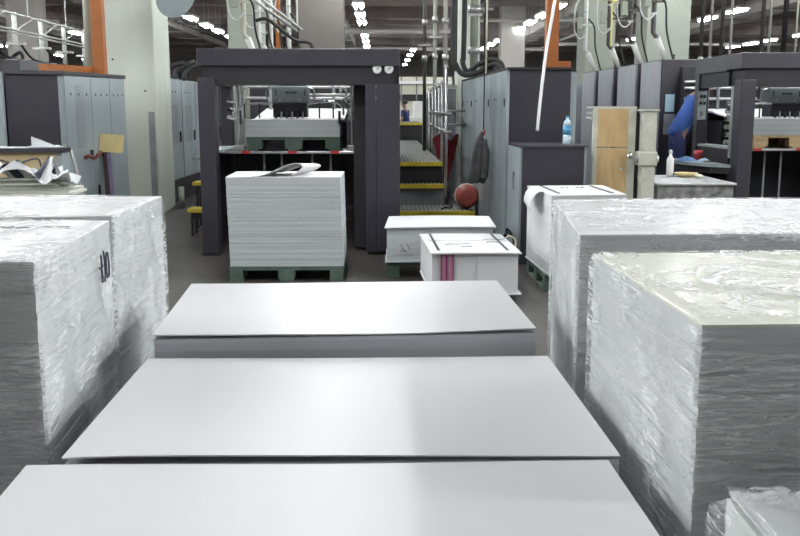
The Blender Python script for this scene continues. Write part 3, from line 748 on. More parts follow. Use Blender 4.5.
# tall cabinet on the right of the walkway
t = thing('electrical_cabinet', 'tall cabinet with a dark end and long worn grey doors right of the walkway', 'cabinet', (1.6, 12.3, 0))
A, Bq = (1.348, 9.8), (1.249, 14.9)
MB().prism([A, (1.985, 9.8), (1.95, 14.9), Bq], 0, 1.89).build('cabinet_body', 'charcoal', t)
MB().prism([(1.325, 9.77), (2.02, 9.77), (1.98, 14.9), (1.225, 14.9)], 1.89, 1.915).build('top_edge', 'header_dark', t)
MB().box(1.985, 2.05, 9.82, 10.6, 0, 1.87).build('side_cover', 'grey_cab', t)
for k, (u0, u1) in enumerate(((0, .24), (.243, .58), (.583, .79), (.793, 1))):
    d = face_strip(Bq, A, 1-u1, 1-u0, .03, 1.885, 0, .012)
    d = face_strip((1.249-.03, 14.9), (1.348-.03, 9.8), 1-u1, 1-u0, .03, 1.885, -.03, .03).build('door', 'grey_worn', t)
    face_strip((1.249-.03, 14.9), (1.348-.03, 9.8), 1-u0-.03, 1-u0-.022, 1.52, 1.60, 0, .008).build('door_handle', 'black', d)
    for i in range(2): face_strip((1.249-.03, 14.9), (1.348-.03, 9.8), 1-u1+.06+.03*i, 1-u1+.066+.03*i, 1.58, 1.60, 0, .004).build('screw', 'black', d)
# low dark cabinet before it
t = thing('switch_cabinet', 'low dark cabinet with a grey side door, carrying a water bottle', 'cabinet', (1.7, 9.3, 0))
MB().box(1.36, 1.955, 8.9, 9.74, .0, 1.13).build('cabinet_body', 'charcoal', t, bevel=.006)
MB().box(1.345, 1.985, 8.885, 9.75, 1.13, 1.148).build('top_edge', 'charcoal_light', t)
d = MB().box(1.338, 1.36, 8.92, 9.74, .04, 1.12).build('side_door', 'grey_cab', t)
MB().box(1.955, 1.98, 8.92, 9.74, .02, 1.12).build('side_cover', 'grey_cab', t)
h_ = MB().box(1.325, 1.338, 9.22, 9.30, .70, .88).build('door_latch', 'steel', d)
# its water bottle
t = thing('water_bottle', 'clear plastic water bottle with a blue label on the low dark cabinet', 'bottle', (1.86, 9.3, 1.148))
MB().lathe((1.86, 9.3, 1.148), [(.036, 0), (.041, .01), (.041, .09)], 18).build('bottle_body', 'clear_plastic', t, True)
MB().lathe((1.86, 9.3, 1.238), [(.042, 0), (.042, .09)], 18).build('bottle_label', 'water_label', t, True)
MB().lathe((1.86, 9.3, 1.328), [(.041, 0), (.04, .02), (.03, .045), (.014, .062), (.013, .075)], 18).build('bottle_neck', 'clear_plastic', t, True)
MB().lathe((1.86, 9.3, 1.403), [(.016, 0), (.016, .018)], 14).build('bottle_cap', 'water_label', t)

tag(MB().box(3.70, 4.3, 18.0, 19.0, 0, 1.95).build('electrical_cabinet', 'grey_unit', None, bevel=.01), 'plain grey cabinet beyond the farthest unit, right of the tall dark cabinet', 'cabinet')
# ------------------------------------------------------------------ columns
t = thing('column', 'big off-white square column left of the dark press', 'column', (-3.45, 13.7, 0))
MB().prism([(-3.80, 13.0), (-3.06, 13.0), (-3.18, 14.5), (-3.80, 14.5)], 0, HC).build('column_shaft', 'column_white', t, bevel=.015)
MB().prism([(-3.17, 12.985), (-3.085, 12.985), (-3.085, 13.0), (-3.17, 13.0)], 0, 1.45).build('corner_guard', 'grey_mid', t)
for x, z in ((-3.62, 2.15), (-3.2, 1.73), (-3.6, 1.6), (-3.63, 1.2)): MB().cyl((x, 12.99, z), (x, 13.01, z), .014, 8).build('bolt', 'black', t)
pipe('bollard', 'short pale bollard at the foot of the white column', 'bollard', [(-3.02, 14.2, 0), (-3.02, 14.2, .32)], .045, 'pale_green', seg=12)
for lab, x0, x1, y, d, m in (
    ('pale green column behind the right orange upright', 4.55, 5.2, 21, .9, 'pale_green'),
    ('pale column behind the grey printing units at the right', 4.95, 5.75, 17.6, .8, 'pale_green'),
    ('pale cream column beside the pipes over the walkway', 1.55, 2.0, 19, .6, 'column_white'),
    ('beige column above the centre press, right of the white pipes', -1.7, -.75, 20, .8, 'beige_pillar'),
    ('pale green column behind the white pipes above the centre press', -3.0, -2.35, 19, .8, 'pale_green'),
    ('grey column behind the right orange upright, far back', 4.6, 5.5, 36, .8, 'wall_paint'),
    ('grey column behind the white pipe rack at the left', -10.04, -9.24, 26, .8, 'duct'),
    ('grey column far back above the tall cabinet', 3.1, 4.0, 38, .8, 'duct')):
    tag(MB().box(x0, x1, y, y+d, 0, HC).build('column', m), lab, 'column', 'columns of the hall')

# orange frames
t = thing('crane_frame', 'orange upright and beam on top of the left grey cabinet', 'steel frame', (-3.55, 11.8, 1.9))
MB().box(-3.51, -3.37, 11.72, 11.86, 1.9, HC).build('upright', 'orange', t, bevel=.006)
MB().prism([(-3.93, 11.05), (-3.80, 11.0), (-3.51, 11.72), (-3.51, 11.86), (-3.62, 11.86)], 1.90, 2.0).build('beam', 'orange', t)
pipe('drain_pipe', 'fat pale pipe rising beside the left orange upright', 'pipe', [(-3.62, 12.0, 1.9), (-3.62, 12.0, HC)], .06, 'column_white', seg=14)
t = thing('crane_frame', 'orange upright with a foot on top of the tall right cabinet', 'steel frame', (1.82, 10.2, 1.915))
MB().box(1.755, 1.885, 10.0, 10.13, 1.915, HC).build('upright', 'orange', t, bevel=.006)
MB().box(1.755, 2.02, 9.99, 10.14, 1.915, 1.985).build('foot', 'orange', t, bevel=.006)

# ------------------------------------------------------------------ hanging cables
pipe('hanging_cable', 'white cable hanging in front of the tall dark cabinet', 'cable', smoothpts([(1.86, 9.55, HC), (1.80, 9.55, 3.1), (1.74, 9.55, 2.5), (1.68, 9.55, 2.1), (1.63, 9.55, 1.6), (1.605, 9.55, 1.27)]), .016, 'white_plastic')
pipe('rope', 'thin dark cord hanging in front of the worn grey doors', 'cord', [(1.195, 10.8, HC), (1.195, 10.8, 1.20)], .007, 'rubber')
# coat on the cord
mb = MB()
prof = [(1.235, .012, .015), (1.19, .03, .03), (1.12, .06, .035), (1.0, .085, .04), (.88, .10, .045), (.75, .115, .05), (.70, .12, .05), (.645, .105, .045)]
def coatp(u, v):
    k = min(int(v*(len(prof)-1)), len(prof)-2); f = v*(len(prof)-1)-k
    z, a, b = [lerp(prof[k][i], prof[k+1][i], f) for i in range(3)]
    an = 2*PI*u; r = 1+.18*math.sin(an*5+v*3)*min(1, v*2)
    a *= .78
    return (1.145-.02*v+a*math.cos(an)*r+.03*(1-v)**2, 10.8+b*math.sin(an)*r, z+.012*math.sin(an*3)*v)
t = thing('coat', 'dark grey work coat hanging on the cord by the worn grey doors', 'coat', (1.14, 10.8, .6))
mb.grid(36, 20, coatp).build('coat_body', 'coat_grey', t, True)
MB().tube(smoothpts([(1.20, 10.76, 1.14), (1.215, 10.74, 1.0), (1.21, 10.73, .80), (1.20, 10.72, .70)]), [.03]*5+[.042]*8+[.04]*6, 10).build('sleeve', 'coat_grey', t, True)
MB().tube(smoothpts([(1.195, 10.79, 1.19), (1.20, 10.77, 1.23), (1.195, 10.79, 1.25)]), .012, 8).build('collar_loop', 'red', t, True)
# ------------------------------------------------------------------ walkway platforms
def platform(name, label, x0, x1, y0, y1, z, face, grp='walkway steps beside the press', zb=0):
    t = thing(name, label, 'step', ((x0+x1)/2, y0, zb), grp)
    MB().box(x0, x1, y0+.05, y1, z-.04, z).build('grating_tread', 'grating', t)
    mb = MB()
    for k in range(int((x1-x0)/.055)): mb.box(x0+.02+.055*k, x0+.035+.055*k, y0+.05, y1, z, z+.008)
    mb.build('tread_ribs', 'dirty_steel', t)
    MB().box(x0, x1, y0, y0+.05, z-.045, z+.012).build('yellow_nosing', 'yellow', t)
    MB().box(x0, x1, y0+.06, y0+.09, zb, z-.04).build('riser', face, t)
    MB().box(x0, x0+.05, y0+.1, y1, zb, z-.04).build('side_stringer', 'interior', t); MB().box(x1-.05, x1, y0+.1, y1, zb, z-.04).build('side_stringer', 'interior', t)
    return t
platform('walkway_platform', 'lowest grated walkway platform with a yellow nosing by the red drum', .24, 1.20, 11.7, 12.55, .20, 'interior')
platform('walkway_platform', 'grey-fronted walkway step with a yellow nosing below the dark gap', .24, .87, 12.6, 12.92, .47, 'grey_mid')
platform('walkway_platform', 'long grated walkway platform receding beside the press', .24, .87, 12.95, 22., .75, 'black')
platform('walkway_platform', 'highest walkway platform with a yellow nosing at the far end', .45, 1.0, 22.05, 24.5, 1.15, 'interior')
tag(MB().box(.90, 1.2, 12.6, 16.5, 0, .19).build('floor_grate', 'grating'), 'grated floor panel between the walkway and the worn grey doors', 'grating')
tag(MB().box(1.205, 1.29, 9.95, 11.6, 0, .12).build('floor_plinth', 'header_dark'), 'low dark plinth at the foot of the worn grey doors', 'plinth')
# red drum
t = thing('drum', 'red drum lying on the walkway platform, its round end facing out', 'drum', (1.03, 12.05, .21))
M = Matrix.Rotation(PI/2, 3, 'X') @ Matrix.Identity(3)
MB().lathe((1.14, 12.34, .365), [(.10, 0), (.145, .02), (.152, .08), (.152, .24), (.145, .30), (.12, .345), (.085, .36), (.03, .352)], 28, M).build('drum_body', 'drum_red', t, True)
MB().lathe((1.14, 12.24, .365), [(.156, 0), (.16, .012), (.156, .025)], 28, M).build('band', 'cream', t, True)
MB().cyl((1.14, 11.985, .375), (1.14, 11.97, .375), .022, 12).build('end_boss', 'drum_red', t)
pipe('ground_cable', 'black cable trailing over the lower platform to the red drum', 'cable', smoothpts([(.80, 11.95, .215), (.84, 11.98, .23), (.90, 12.02, .222), (.96, 12.28, .218)]), .010, 'rubber')
# red cloth bundle
def clothp(u, v):
    an = 2*PI*u; a = lerp(.17, .045, v**.8); b = lerp(.06, .03, v); r = 1+.25*math.sin(an*4+v*4)
    return (.985+a*math.cos(an)*r-.01*v, 14.0+b*math.sin(an)*r, 1.07-.66*v+(.05*math.cos(an*3) if v < .1 else 0))
t = thing('umbrella', 'dark red folded cloth umbrella hanging beside the walkway rail', 'umbrella', (.985, 14, .4))
MB().grid(36, 16, clothp).build('umbrella_cloth', 'red_cloth', t, True)
MB().cyl((.985, 14, .22), (.975, 14, 1.15), .012, 8).build('umbrella_shaft', 'dull_steel', t)
# rail posts along the walkway
rail_pts = [(.89, 12.62, 2.02), (.90, 13.6, 1.85), (.92, 14.6, 1.85), (.94, 15.8, 1.85), (.97, 17.2, 1.85), (1.0, 19, 1.85)]
for k, (x, y, z) in enumerate(rail_pts):
    t = thing('railing_post', '%s steel post of the railing along the walkway' % NTH[k], 'railing post', (x, y, 0), 'railing posts along the walkway')
    MB().cyl((x, y, .0), (x, y, z), .022, 10).build('post', 'steel' if k == 0 else 'dull_steel', t, True)
    MB().lathe((x, y, z), [(.03, 0), (.03, .03), (.01, .045)], 10).build('post_cap', 'dull_steel', t)
    for zz in (1.18, 1.42): MB().cyl((x-.03, y-.01, zz), (x+.07, y-.01, zz), .026, 8).build('clamp', 'steel', t)
for k, z in enumerate((1.19, 1.43, 1.83)):
    pipe('hand_rail', '%s level rail of the railing along the walkway' % ('lowest', 'middle', 'top')[k], 'hand rail', [(x, y-.02, z) for x, y, _ in rail_pts], .018, 'steel', 'rails along the walkway')
for z in (1.46, 1.26):
    pipe('hand_rail', '%s short cross rail between railing and worn grey cabinet' % ('upper' if z > 1.4 else 'lower'), 'hand rail', [(.88, 13.6, z), (1.245, 13.7, z)], .016, 'steel', 'short cross rails')
t = thing('safety_guard', 'dark glazed guard cabinet behind the walkway railing', 'machine guard', (1.08, 15, 0))
MB().prism([(.98, 14.3), (1.16, 14.3), (1.22, 21.5), (1.05, 21.5)], 0, 1.78).build('guard_body', 'grey_mid', t)
for k in range(5):
    y = 14.4+1.42*k; MB().prism([(.965+.0097*(y-14.3), y), (.98+.0097*(y-14.3), y), (.98+.0097*(y-13.1), y+1.2), (.965+.0097*(y-13.1), y+1.2)], .3, 1.7).build('guard_panel', 'interior', t)
MB().prism([(.95, 14.28), (1.18, 14.28), (1.24, 21.5), (1.03, 21.5)], 1.78, 1.84).build('top_edge', 'dull_steel', t)
tag(MB().box(1.165, 1.222, 14.05, 14.22, 0, HC).build('upright_column', 'column_white'), 'slim cream upright between the railing and the worn grey cabinet', 'upright')

# far bay seen down the walkway
t = thing('far_machine', 'white machine block far down the walkway behind the person in navy', 'machine', (1.15, 28, 0))
MB().box(1.12, 1.62, 31.2, 32.2, 0, 1.72).build('machine_body', 'white_plastic', t, bevel=.05)
MB().box(.95, 1.7, 30.6, 32.2, 0, 1.22).build('machine_table', 'white_plastic', t, bevel=.02)
t = thing('far_enclosure', 'cream walled enclosure at the far end of the walkway', 'enclosure', (1.3, 34, 0))
MB().box(-.2, 2.6, 34, 34.3, 0, 2.6).build('enclosure_wall', 'cream', t); MB().box(-.2, 2.6, 33.93, 34.0, 1.75, 1.98).build('window_strip', 'interior', t)
for x in (.75, 1.3): MB().box(x, x+.05, 33.92, 33.96, 1.7, 2.6).build('wall_batten', 'grey_mid', t)
MB().box(-.2, 2.6, 33.9, 33.98, 2.35, 2.45).build('lamp_strip', 'paper', t)  # lit lamp strip put in as plain white colour, gives no light

# ------------------------------------------------------------------ pipes over the machines
def duct_set(k, x, y, zt, label, grp, dx, m='pipe_white', r=.036, ztop=None):
    ztop = ztop or HC
    t = thing('feed_pipe', label, 'pipe', (x, y, zt), grp)
    MB().tube([(x, y, ztop), (x, y, zt+.38), (x+dx*.12, y-.01, zt+.30)], r, 10).build('riser', m, t, True)
    MB().tube([(x+dx*.10, y, zt+.32), (x+dx*.36, y, zt)], [r*1.25, r*1.05], 10).build('sloping_spout', 'pipe_white', t, True)
    for z in (zt+.62, zt+1.0, zt+1.4): MB().cyl((x, y, z), (x, y, z+.03), r*1.12, 10).build('pipe_joint', 'dull_steel', t)
    MB().box(x-.14, x+.14, y-.06, y-.03, zt+.78, zt+.81).build('bracket', m, t)
    MB().tube(smoothpts([(x-.05, y-.04, zt+1.3), (x-.2, y-.04, zt+1.1), (x-.2, y-.04, zt+.7), (x-.1, y-.04, zt+.55), (x+.02, y-.05, zt+.65)]), .012, 6).build('air_hose', 'pipe_white', t, True)
    MB().tube(smoothpts([(x+.03, y-.06, zt+.9), (x+.14, y-.06, zt+.75), (x+.17, y-.06, zt+.4), (x+.28, y-.06, zt)]), .014, 6).build('cable', 'rubber', t, True)
    MB().box(x-.16, x-.07, y-.1, y-.02, zt+.72, zt+.92).build('junction_box', 'pale_green', t, bevel=.006)
    return t
for k, (x, y) in enumerate(((-1.85, 13.1), (-1.80, 14.3), (-1.756, 15.5), (-1.487, 15.75))):
    dx = (.5, .5, .45, .1)[k]
    duct_set(k, x, y, 2.12, '%s white pipe from the left with a sloping spout above the centre press' % ('first', 'second', 'third', 'fourth')[k], 'white pipes above the centre press', dx, 'pipe_cream' if k == 0 else 'pipe_white')
for k, (x, y) in enumerate(((3.625, 16.75), (3.76, 15.6), (3.765, 14.3), (3.77, 13.1))):
    duct_set(k, x, y, 2.14, '%s grey-brown pipe from the left with a white sloping spout above the printing units' % ('first', 'second', 'third', 'fourth')[k], 'pipes above the printing units', .55, ('pipe_white', 'pipe_dark', 'pipe_dark', 'pipe_dark')[k])
t = thing('gantry_rail', 'pair of white rails sloping down through the pipes above the centre press', 'rail', (-1.5, 14, 2.6))
for s in (0, .09): MB().cyl((-1.72+s, 12.6, 2.95+s*.2), (-1.33+s, 15.4, 2.72+s*.2), .02, 8).build('rail', 'pipe_white', t, True)
MB().cyl((-1.67, 12.7, 2.95), (-1.67, 12.7, HC), .015, 6).build('hanger_rod', 'pipe_white', t)
MB().cyl((-1.3, 15.2, 2.75), (-1.3, 15.2, HC), .015, 6).build('hanger_rod', 'pipe_white', t)
pipe('black_cable', 'black cable sagging across the white pipes above the centre press', 'cable', smoothpts([(-1.75, 13.6, 2.72), (-1.6, 13.6, 2.74), (-1.42, 13.6, 2.62), (-1.2, 13.6, 2.45), (-.98, 13.6, 2.40), (-.92, 13.6, 2.13)]), .025, 'rubber')
tag(MB().box(-1.84, -1.76, 17.0, 17.1, 0, HC).build('orange_post', 'orange'), 'narrow orange post behind the white pipes above the centre press', 'post')
# white pipe rack at the left, over units behind the cabinet
t = thing('pipe_rack', 'white double-rail pipe rack above the left grey cabinets', 'pipe rack', (-6.2, 18, 2.2))
ZB = 2.27
for k in range(5):
    y = 15.16+1.25*k
    MB().cyl((-6.2, y, ZB), (-6.2, y, 3.10), .042, 10).build('post', 'pipe_white', t, True)
    MB().box(-6.36, -6.04, y-.05, y+.05, 2.56, 2.60).build('bracket', 'pipe_white', t)
    MB().bar((-6.2, y+.05, 2.80), (-6.1, y+.6, 3.05), .02).build('brace', 'pipe_white', t)
    MB().tube(smoothpts([(-6.15, y+.05, 2.6), (-6.05, y+.3, 2.35), (-5.9, y+.6, 2.28), (-5.8, y+.9, ZB)]), .02, 6).build('cable', 'rubber', t, True)
for z in (3.06, 2.80, 2.745): MB().cyl((-6.14, 13.6, z), (-6.14, 21.2, z), .019, 8).build('rail', 'pipe_white', t, True)
for y in (16.9, 18.9): MB().cyl((-6.14, y, 3.06), (-6.14, y, HC), .014, 8).build('hanger_rod', 'dull_steel', t)
for k in range(4):
    y = 15.3+1.5*k
    tag(MB().box(-7.6, -5.75, y, y+1.3, 0, ZB).build('printing_unit', 'charcoal', None, bevel=.02), '%s dark printing unit under the white pipe rack at the left' % NTH[k], 'printing unit', 'printing units under the pipe rack')
pipe('black_cable', 'tangle of black cable at the foot of the leftmost white rack post', 'cable', smoothpts([(-6.32, 16.2, 2.62), (-6.30, 16.2, 2.45), (-6.25, 16.2, 2.30), (-6.15, 16.2, 2.38), (-6.05, 16.2, 2.42), (-6.02, 16.2, 2.30), (-6.1, 16.2, 2.29)]), .03, 'rubber')

# pipes in the middle, above the walkway
for k, (x, y, m, r, zb) in enumerate(((.78, 16.5, 'pipe_dark', .03, .758), (.93, 16.0, 'pale_green', .03, 0), (1.12, 16.2, 'duct', .035, 1.84), (1.42, 14.3, 'pale_green', .06, 1.915), (1.60, 14.5, 'pipe_dark', .02, 1.915))):
    t = thing('service_pipe', '%s upright service pipe from the left above the walkway' % ('first', 'second', 'third', 'fourth', 'fifth')[k], 'pipe', (x, y, zb), 'service pipes above the walkway')
    MB().cyl((x, y, zb), (x, y, HC), r, 10).build('riser', m, t, True)
    MB().box(x-.11, x+.11, y-.06, y-.03, 2.55+.1*k, 2.59+.1*k).build('cross_bracket', 'dull_steel', t)
    for z in (2.3, 2.9): MB().cyl((x, y, z), (x, y, z+.1), r*1.6, 10).build('valve', 'dull_steel', t, True)
for k, (pts, rr) in enumerate((
    ([(.975, 12.6, HC), (.975, 12.6, 2.35), (1.01, 12.6, 2.08), (1.11, 12.58, 1.945), (1.28, 12.5, 1.955), (1.42, 12.4, 2.03), (1.52, 12.3, 2.05), (1.58, 12.25, 1.915)], .036),
    ([(1.15, 12.85, HC), (1.14, 12.85, 2.5), (1.12, 12.85, 2.14), (1.19, 12.8, 1.985), (1.33, 12.75, 2.08), (1.49, 12.7, 2.135), (1.62, 12.65, 2.08), (1.66, 12.6, 1.915)], .036),
    ([(1.06, 13.2, HC), (1.05, 13.2, 2.4), (1.07, 13.2, 2.06), (1.20, 13.2, 1.945), (1.38, 13.15, 2.0), (1.55, 13.1, 2.06), (1.62, 13.05, 1.915)], .028))):
    pipe('cable_hose', '%s thick black hose looping from the upright pipes to the tall cabinet' % ('nearest', 'second', 'farthest')[k], 'hose', smoothpts(pts), rr, 'rubber', 'hoses on the tall cabinet')
pipe('rope', 'thin pale cord hanging from the ceiling over the worn grey doors', 'cord', [(1.37, 12.2, HC), (1.37, 12.2, 1.915)], .012, 'cream')
t = thing('gas_pipe', 'thin yellow pipe running level at the top and turning down at the right', 'pipe', (2.4, 14.0, 2.4))
MB().tube(smoothpts([(1.5, 14.0, 3.08), (3.35, 14.0, 3.06), (3.40, 14.0, 3.0), (3.41, 14.0, 2.55), (3.41, 14.0, 2.4)], 4), .013, 8).build('pipe_run', 'pipe_yellow', t, True)
for x in (1.6, 2.2, 3.3): MB().cyl((x, 14.0, 3.06), (x, 14.0, HC), .012, 6).build('hanger_rod', 'pipe_yellow', t)
# hangers above the right press
for k, (x, y) in enumerate(((4.75, 14.0), (4.92, 14.1), (5.05, 14.0), (5.22, 14.1), (5.65, 14.0), (5.80, 14.1), (5.98, 14.0), (6.2, 14.1))):
    t = thing('hanging_conduit', '%s hanging conduit from the left above the right-hand press' % ('first', 'second', 'third', 'fourth', 'fifth', 'sixth', 'seventh', 'eighth')[k], 'conduit', (x, y, 2.16), 'conduits above the right press')
    MB().cyl((x, y, 2.25), (x, y, HC), (.03, .022, .03, .022, .03, .022, .04, .015)[k], 8).build('conduit', ('pipe_dark', 'duct', 'pipe_dark', 'duct_light', 'pipe_dark', 'duct_light', 'black', 'cream')[k], t, True)
    MB().lathe((x, y, 2.05), [(.05, 0), (.05, .16), (.03, .2)], 10).build('connector', 'pale_green', t)
tag(MB().box(4.5, 7.2, 13.9, 14.3, 0, 2.06).build('printing_unit', 'charcoal', None, bevel=.01) if False else MB().box(5.66, 7.4, 12.7, 16.5, 0, 2.05).build('machine_block', 'charcoal', None, bevel=.01), 'dark machine block behind the right-hand press', 'machine')
# grey dish at the top left
t = thing('fan', 'round grey dish-shaped fan by the top of the white column', 'fan', (-2.62, 12.4, 2.72))
M = Vector((.70, -.60, -.38)).to_track_quat('Z', 'Y').to_matrix()
MB().lathe((-2.61, 12.4, 2.93), [(.03, -.05), (.16, -.04), (.29, -.004), (.30, .0), (.30, .012), (.16, .02), (.03, .022)], 36, M).build('dish', 'grey_cab', t)
MB().cyl((-2.63, 12.43, 3.02), (-3.07, 13.02, 3.10), .03, 10).build('bracket', 'dull_steel', t)

# ------------------------------------------------------------------ left junk corner
t = thing('work_bench', 'dark-edged bench with a kraft board front at the left edge', 'bench', (-3.4, 9.14, 0))
MB().box(-4.3, -3.04, 9.0, 9.28, 1.08, 1.12).build('bench_top', 'charcoal', t)
MB().box(-4.3, -3.10, 9.04, 9.07, .3, 1.08).build('board_front', 'kraft', t)
MB().box(-3.10, -3.05, 9.04, 9.26, 0, 1.08).build('leg_panel', 'grey_cab', t); MB().box(-4.3, -4.25, 9.04, 9.26, 0, 1.08).build('leg_panel', 'grey_cab', t)
for k, (x, y, r, w_, d) in enumerate(((-3.52, 9.15, .2, .25, .2), (-3.85, 9.15, -.1, .4, .22), (-3.20, 9.15, .05, .22, .18))):
    tag(MB().obox((x, y, 1.124+.003*k), (w_/2, d/2, .003), Matrix.Rotation(r, 3, 'Z')).build('paper_sheet', 'board_white' if k != 1 else 'paper_grey'), ('flat grey sheet in the middle of the dark-edged bench', 'large sheet at the left of the dark-edged bench', 'small pale sheet at the right end of the dark-edged bench')[k], 'sheet of paper', 'loose sheets on the bench')
tag(MB().prism([(-3.42, 9.1), (-3.12, 9.16), (-3.15, 9.3), (-3.38, 9.3)], [1.125]*4, [1.13, 1.13, 1.14, 1.14], ).prism([(-3.36, 9.12), (-3.15, 9.2), (-3.15, 9.205), (-3.36, 9.125)], [1.13, 1.13, 1.13, 1.13], [1.23, 1.135, 1.135, 1.23]).build('folded_paper', 'paper_grey'), 'folded white paper standing like a tent on the dark-edged bench', 'sheet of paper')
t = thing('newspaper_bundle', 'bale of old newspapers in front of the kraft-fronted bench', 'newspapers', (-3.1, 8.3, 0))
random.seed(4)
pile_mb([(-3.9, 8.0), (-2.68, 8.05), (-2.72, 8.6), (-3.9, 8.6)], .14, .80, 26, .02).build('newspapers', 'news_edge', t)
MB().box(-3.9, -2.7, 8.02, 8.58, 0, .14).build('base_board', 'pallet_green', t)
pile_mb([(-3.5, 8.05), (-2.72, 8.12), (-2.74, 8.5), (-3.5, 8.5)], .80, .90, 7, .015, [(-3.3, 8.05), (-2.9, 8.12), (-2.9, 8.5), (-3.3, 8.5)]).build('newspapers', 'news_edge', t)
def crumple(name, c, sx, sy, sz, seed, label, m, stripes):
    def f(u, v):
        x = (u-.5)*sx; y = (v-.5)*sy; q = Vector((u*2.3+seed, v*2.3, seed))
        return (c[0]+x+.04*noise.noise(q*1.7), c[1]+y, c[2]+sz*(.45+.9*noise.noise(q)+.35*noise.noise(q*2.9))*(1 if 0 < v < 1 else .7))
    o = tag(MB().grid(26, 20, f).build(name, m, None, False, solid=.002), label, 'waste paper', 'waste sheets on the newspaper bale')
    for k in range(stripes):
        u0 = .12+.8*k/max(1, stripes)
        st = MB().grid(2, 16, lambda u, v: Vector(f(u0+.10*u+.14*math.sin(v*3), .02+.85*v))+Vector((0, -.010, .008)))
        for i in range(len(st.v)): st.v[i] = tuple(st.v[i])
        so = st.build('printed_stripe', 'ink', None); so.parent = o
        so.location = (0, 0, 0)
        off = WORLD[so.name]-WORLD[o.name]; so.location = off
    return o
crumple('waste_sheet', (-3.12, 8.22, .86), .62, .34, .20, 2.2, 'crumpled white sheet with dark printed stripes on the newspaper bale', 'board_white', 4)
crumple('waste_sheet', (-2.86, 8.22, .87), .36, .30, .13, 6.4, 'crumpled plain pale sheet at the right of the newspaper bale', 'paper_grey', 0)
tag(MB().tube(smoothpts([(-3.42, 8.3, .92), (-3.40, 8.26, 1.06), (-3.2, 8.26, 1.02), (-3.02, 8.3, 1.06), (-2.98, 8.3, .97)]), .008, 6).build('paper_edge_strip', 'ink', None, True), 'dark edge strip curling behind the crumpled striped sheet', 'paper strip')
# slats and boards leaning on the cabinet
for k, (x0, x1, m, lab) in enumerate(((-3.345, -3.25, 'pale_green', 'pale slat leaning on the left cabinet corner'), (-3.30, -3.02, 'dull_steel', 'grey slat leaning across the left cabinet corner'))):
    tag(MB().bar((x1, 9.95, .0), (x0, 10.03+.04*k, 1.12-.06*k), .04, .02).build('slat', m), lab, 'slat', 'slats leaning on the cabinet')
for k, (m, lab, dx) in enumerate((('black', 'black long board leaning on the grey cabinet behind the plywood', 0), ('maroon_board', 'maroon long board leaning on the grey cabinet under the plywood', .035), ('purple_board', 'purple long board leaning on the grey cabinet, rightmost', .07))):
    tag(MB().bar((-3.19+dx*1.25, 11.0-.04*k, .01), (-3.31+dx*.9, 11.3-.03*k, 1.16-.02*k), .045, .035).build('long_board', m), lab, 'board', 'long boards leaning on the cabinet')
M = Matrix.Rotation(.05, 3, 'Y') @ Matrix.Rotation(-.25, 3, 'X')
tag(MB().obox((-3.185, 11.2, 1.085), (.14, .01, .108), M).build('plywood_panel', 'plywood'), 'square yellowish plywood panel leaning at the top of the long boards', 'board')
# little steps by the press
for k, (x0, x1, y, z) in enumerate(((-2.28, -2.0, 11.0, .32), (-2.36, -2.0, 11.75, .58))):
    t = thing('step_stool', ('low yellow-topped step stool beside the left press post' if k == 0 else 'taller yellow-topped step stool behind the low one by the press'), 'step stool', ((x0+x1)/2, y, 0), 'yellow step stools by the press')
    MB().box(x0, x1, y, y+.3, z-.04, z).build('tread', 'yellow', t)
    MB().box(x0+.04, x1, y+.02, y+.28, z-.12, z-.04).build('frame', 'black', t)
    for x in (x0+.05, x1-.05):
        for yy in (y+.04, y+.26): MB().box(x-.015, x+.015, yy-.015, yy+.015, 0, z-.1).build('leg', 'black', t)
t = thing('side_tray', 'small pale tray sticking out left of the centre press', 'tray', (-2.15, 11.9, .9))
MB().prism([(-2.42, 12.1), (-2.15, 12.1), (-1.84, 12.1), (-1.84, 12.5), (-2.3, 12.5)], .84, .88).build('tray_top', 'grey_cab', t)
MB().box(-1.98, -1.90, 12.15, 12.4, 0, .84).build('tray_support', 'black', t)

# ------------------------------------------------------------------ right corner: board frame, table, tray
t = thing('board_trolley', 'upright wooden board in a pale frame beside the beige post', 'board frame', (2.3, 9.1, 0))
MB().prism([(2.10, 9.02), (2.385, 8.98), (2.385, 9.02), (2.10, 9.06)], .25, 1.12).build('board', 'wood_panel', t)
MB().prism([(2.10, 9.02), (2.385, 8.98), (2.385, 9.02), (2.10, 9.06)], 1.13, 1.49).build('board', 'wood_panel', t)
MB().prism([(2.385, 8.975), (2.455, 8.965), (2.455, 9.05), (2.385, 9.06)], .0, 1.50).build('frame_stile', 'beige_metal', t)
MB().prism([(2.06, 9.03), (2.10, 9.02), (2.10, 9.08), (2.06, 9.09)], .0, 1.50).build('frame_stile', 'beige_metal', t)
MB().prism([(2.06, 9.02), (2.46, 8.97), (2.46, 9.06), (2.06, 9.09)], 1.49, 1.515).build('frame_top', 'beige_metal', t)
for k in range(3): MB().cyl((2.04, 9.05, 1.50-.05*k), (2.10, 9.5, 1.50-.05*k), .012, 8).build('side_rail', 'pipe_white', t)
MB().lathe((2.39, 8.93, 1.05), [(.012, 0), (.03, .012), (.034, .03), (.02, .045)], 14, Matrix.Rotation(PI/2, 3, 'X')).build('clamp_knob', 'chrome', t, True)
MB().cyl((2.37, 8.96, .93), (2.31, 8.90, .925), .010, 8).build('lever', 'chrome', t)
MB().box(2.455, 2.50, 9.0, 9.06, .1, 1.45).build('slot', 'black', t)
t = thing('clamp_post', 'beige steel post with a square clamp collar left of the steel table', 'post', (2.55, 8.9, 0))
MB().box(2.50, 2.62, 8.84, 8.98, 0, 1.47).build('post', 'beige_metal', t, bevel=.006)
MB().box(2.465, 2.635, 8.82, 9.0, .955, 1.09).build('clamp_collar', 'beige_metal', t, bevel=.012)
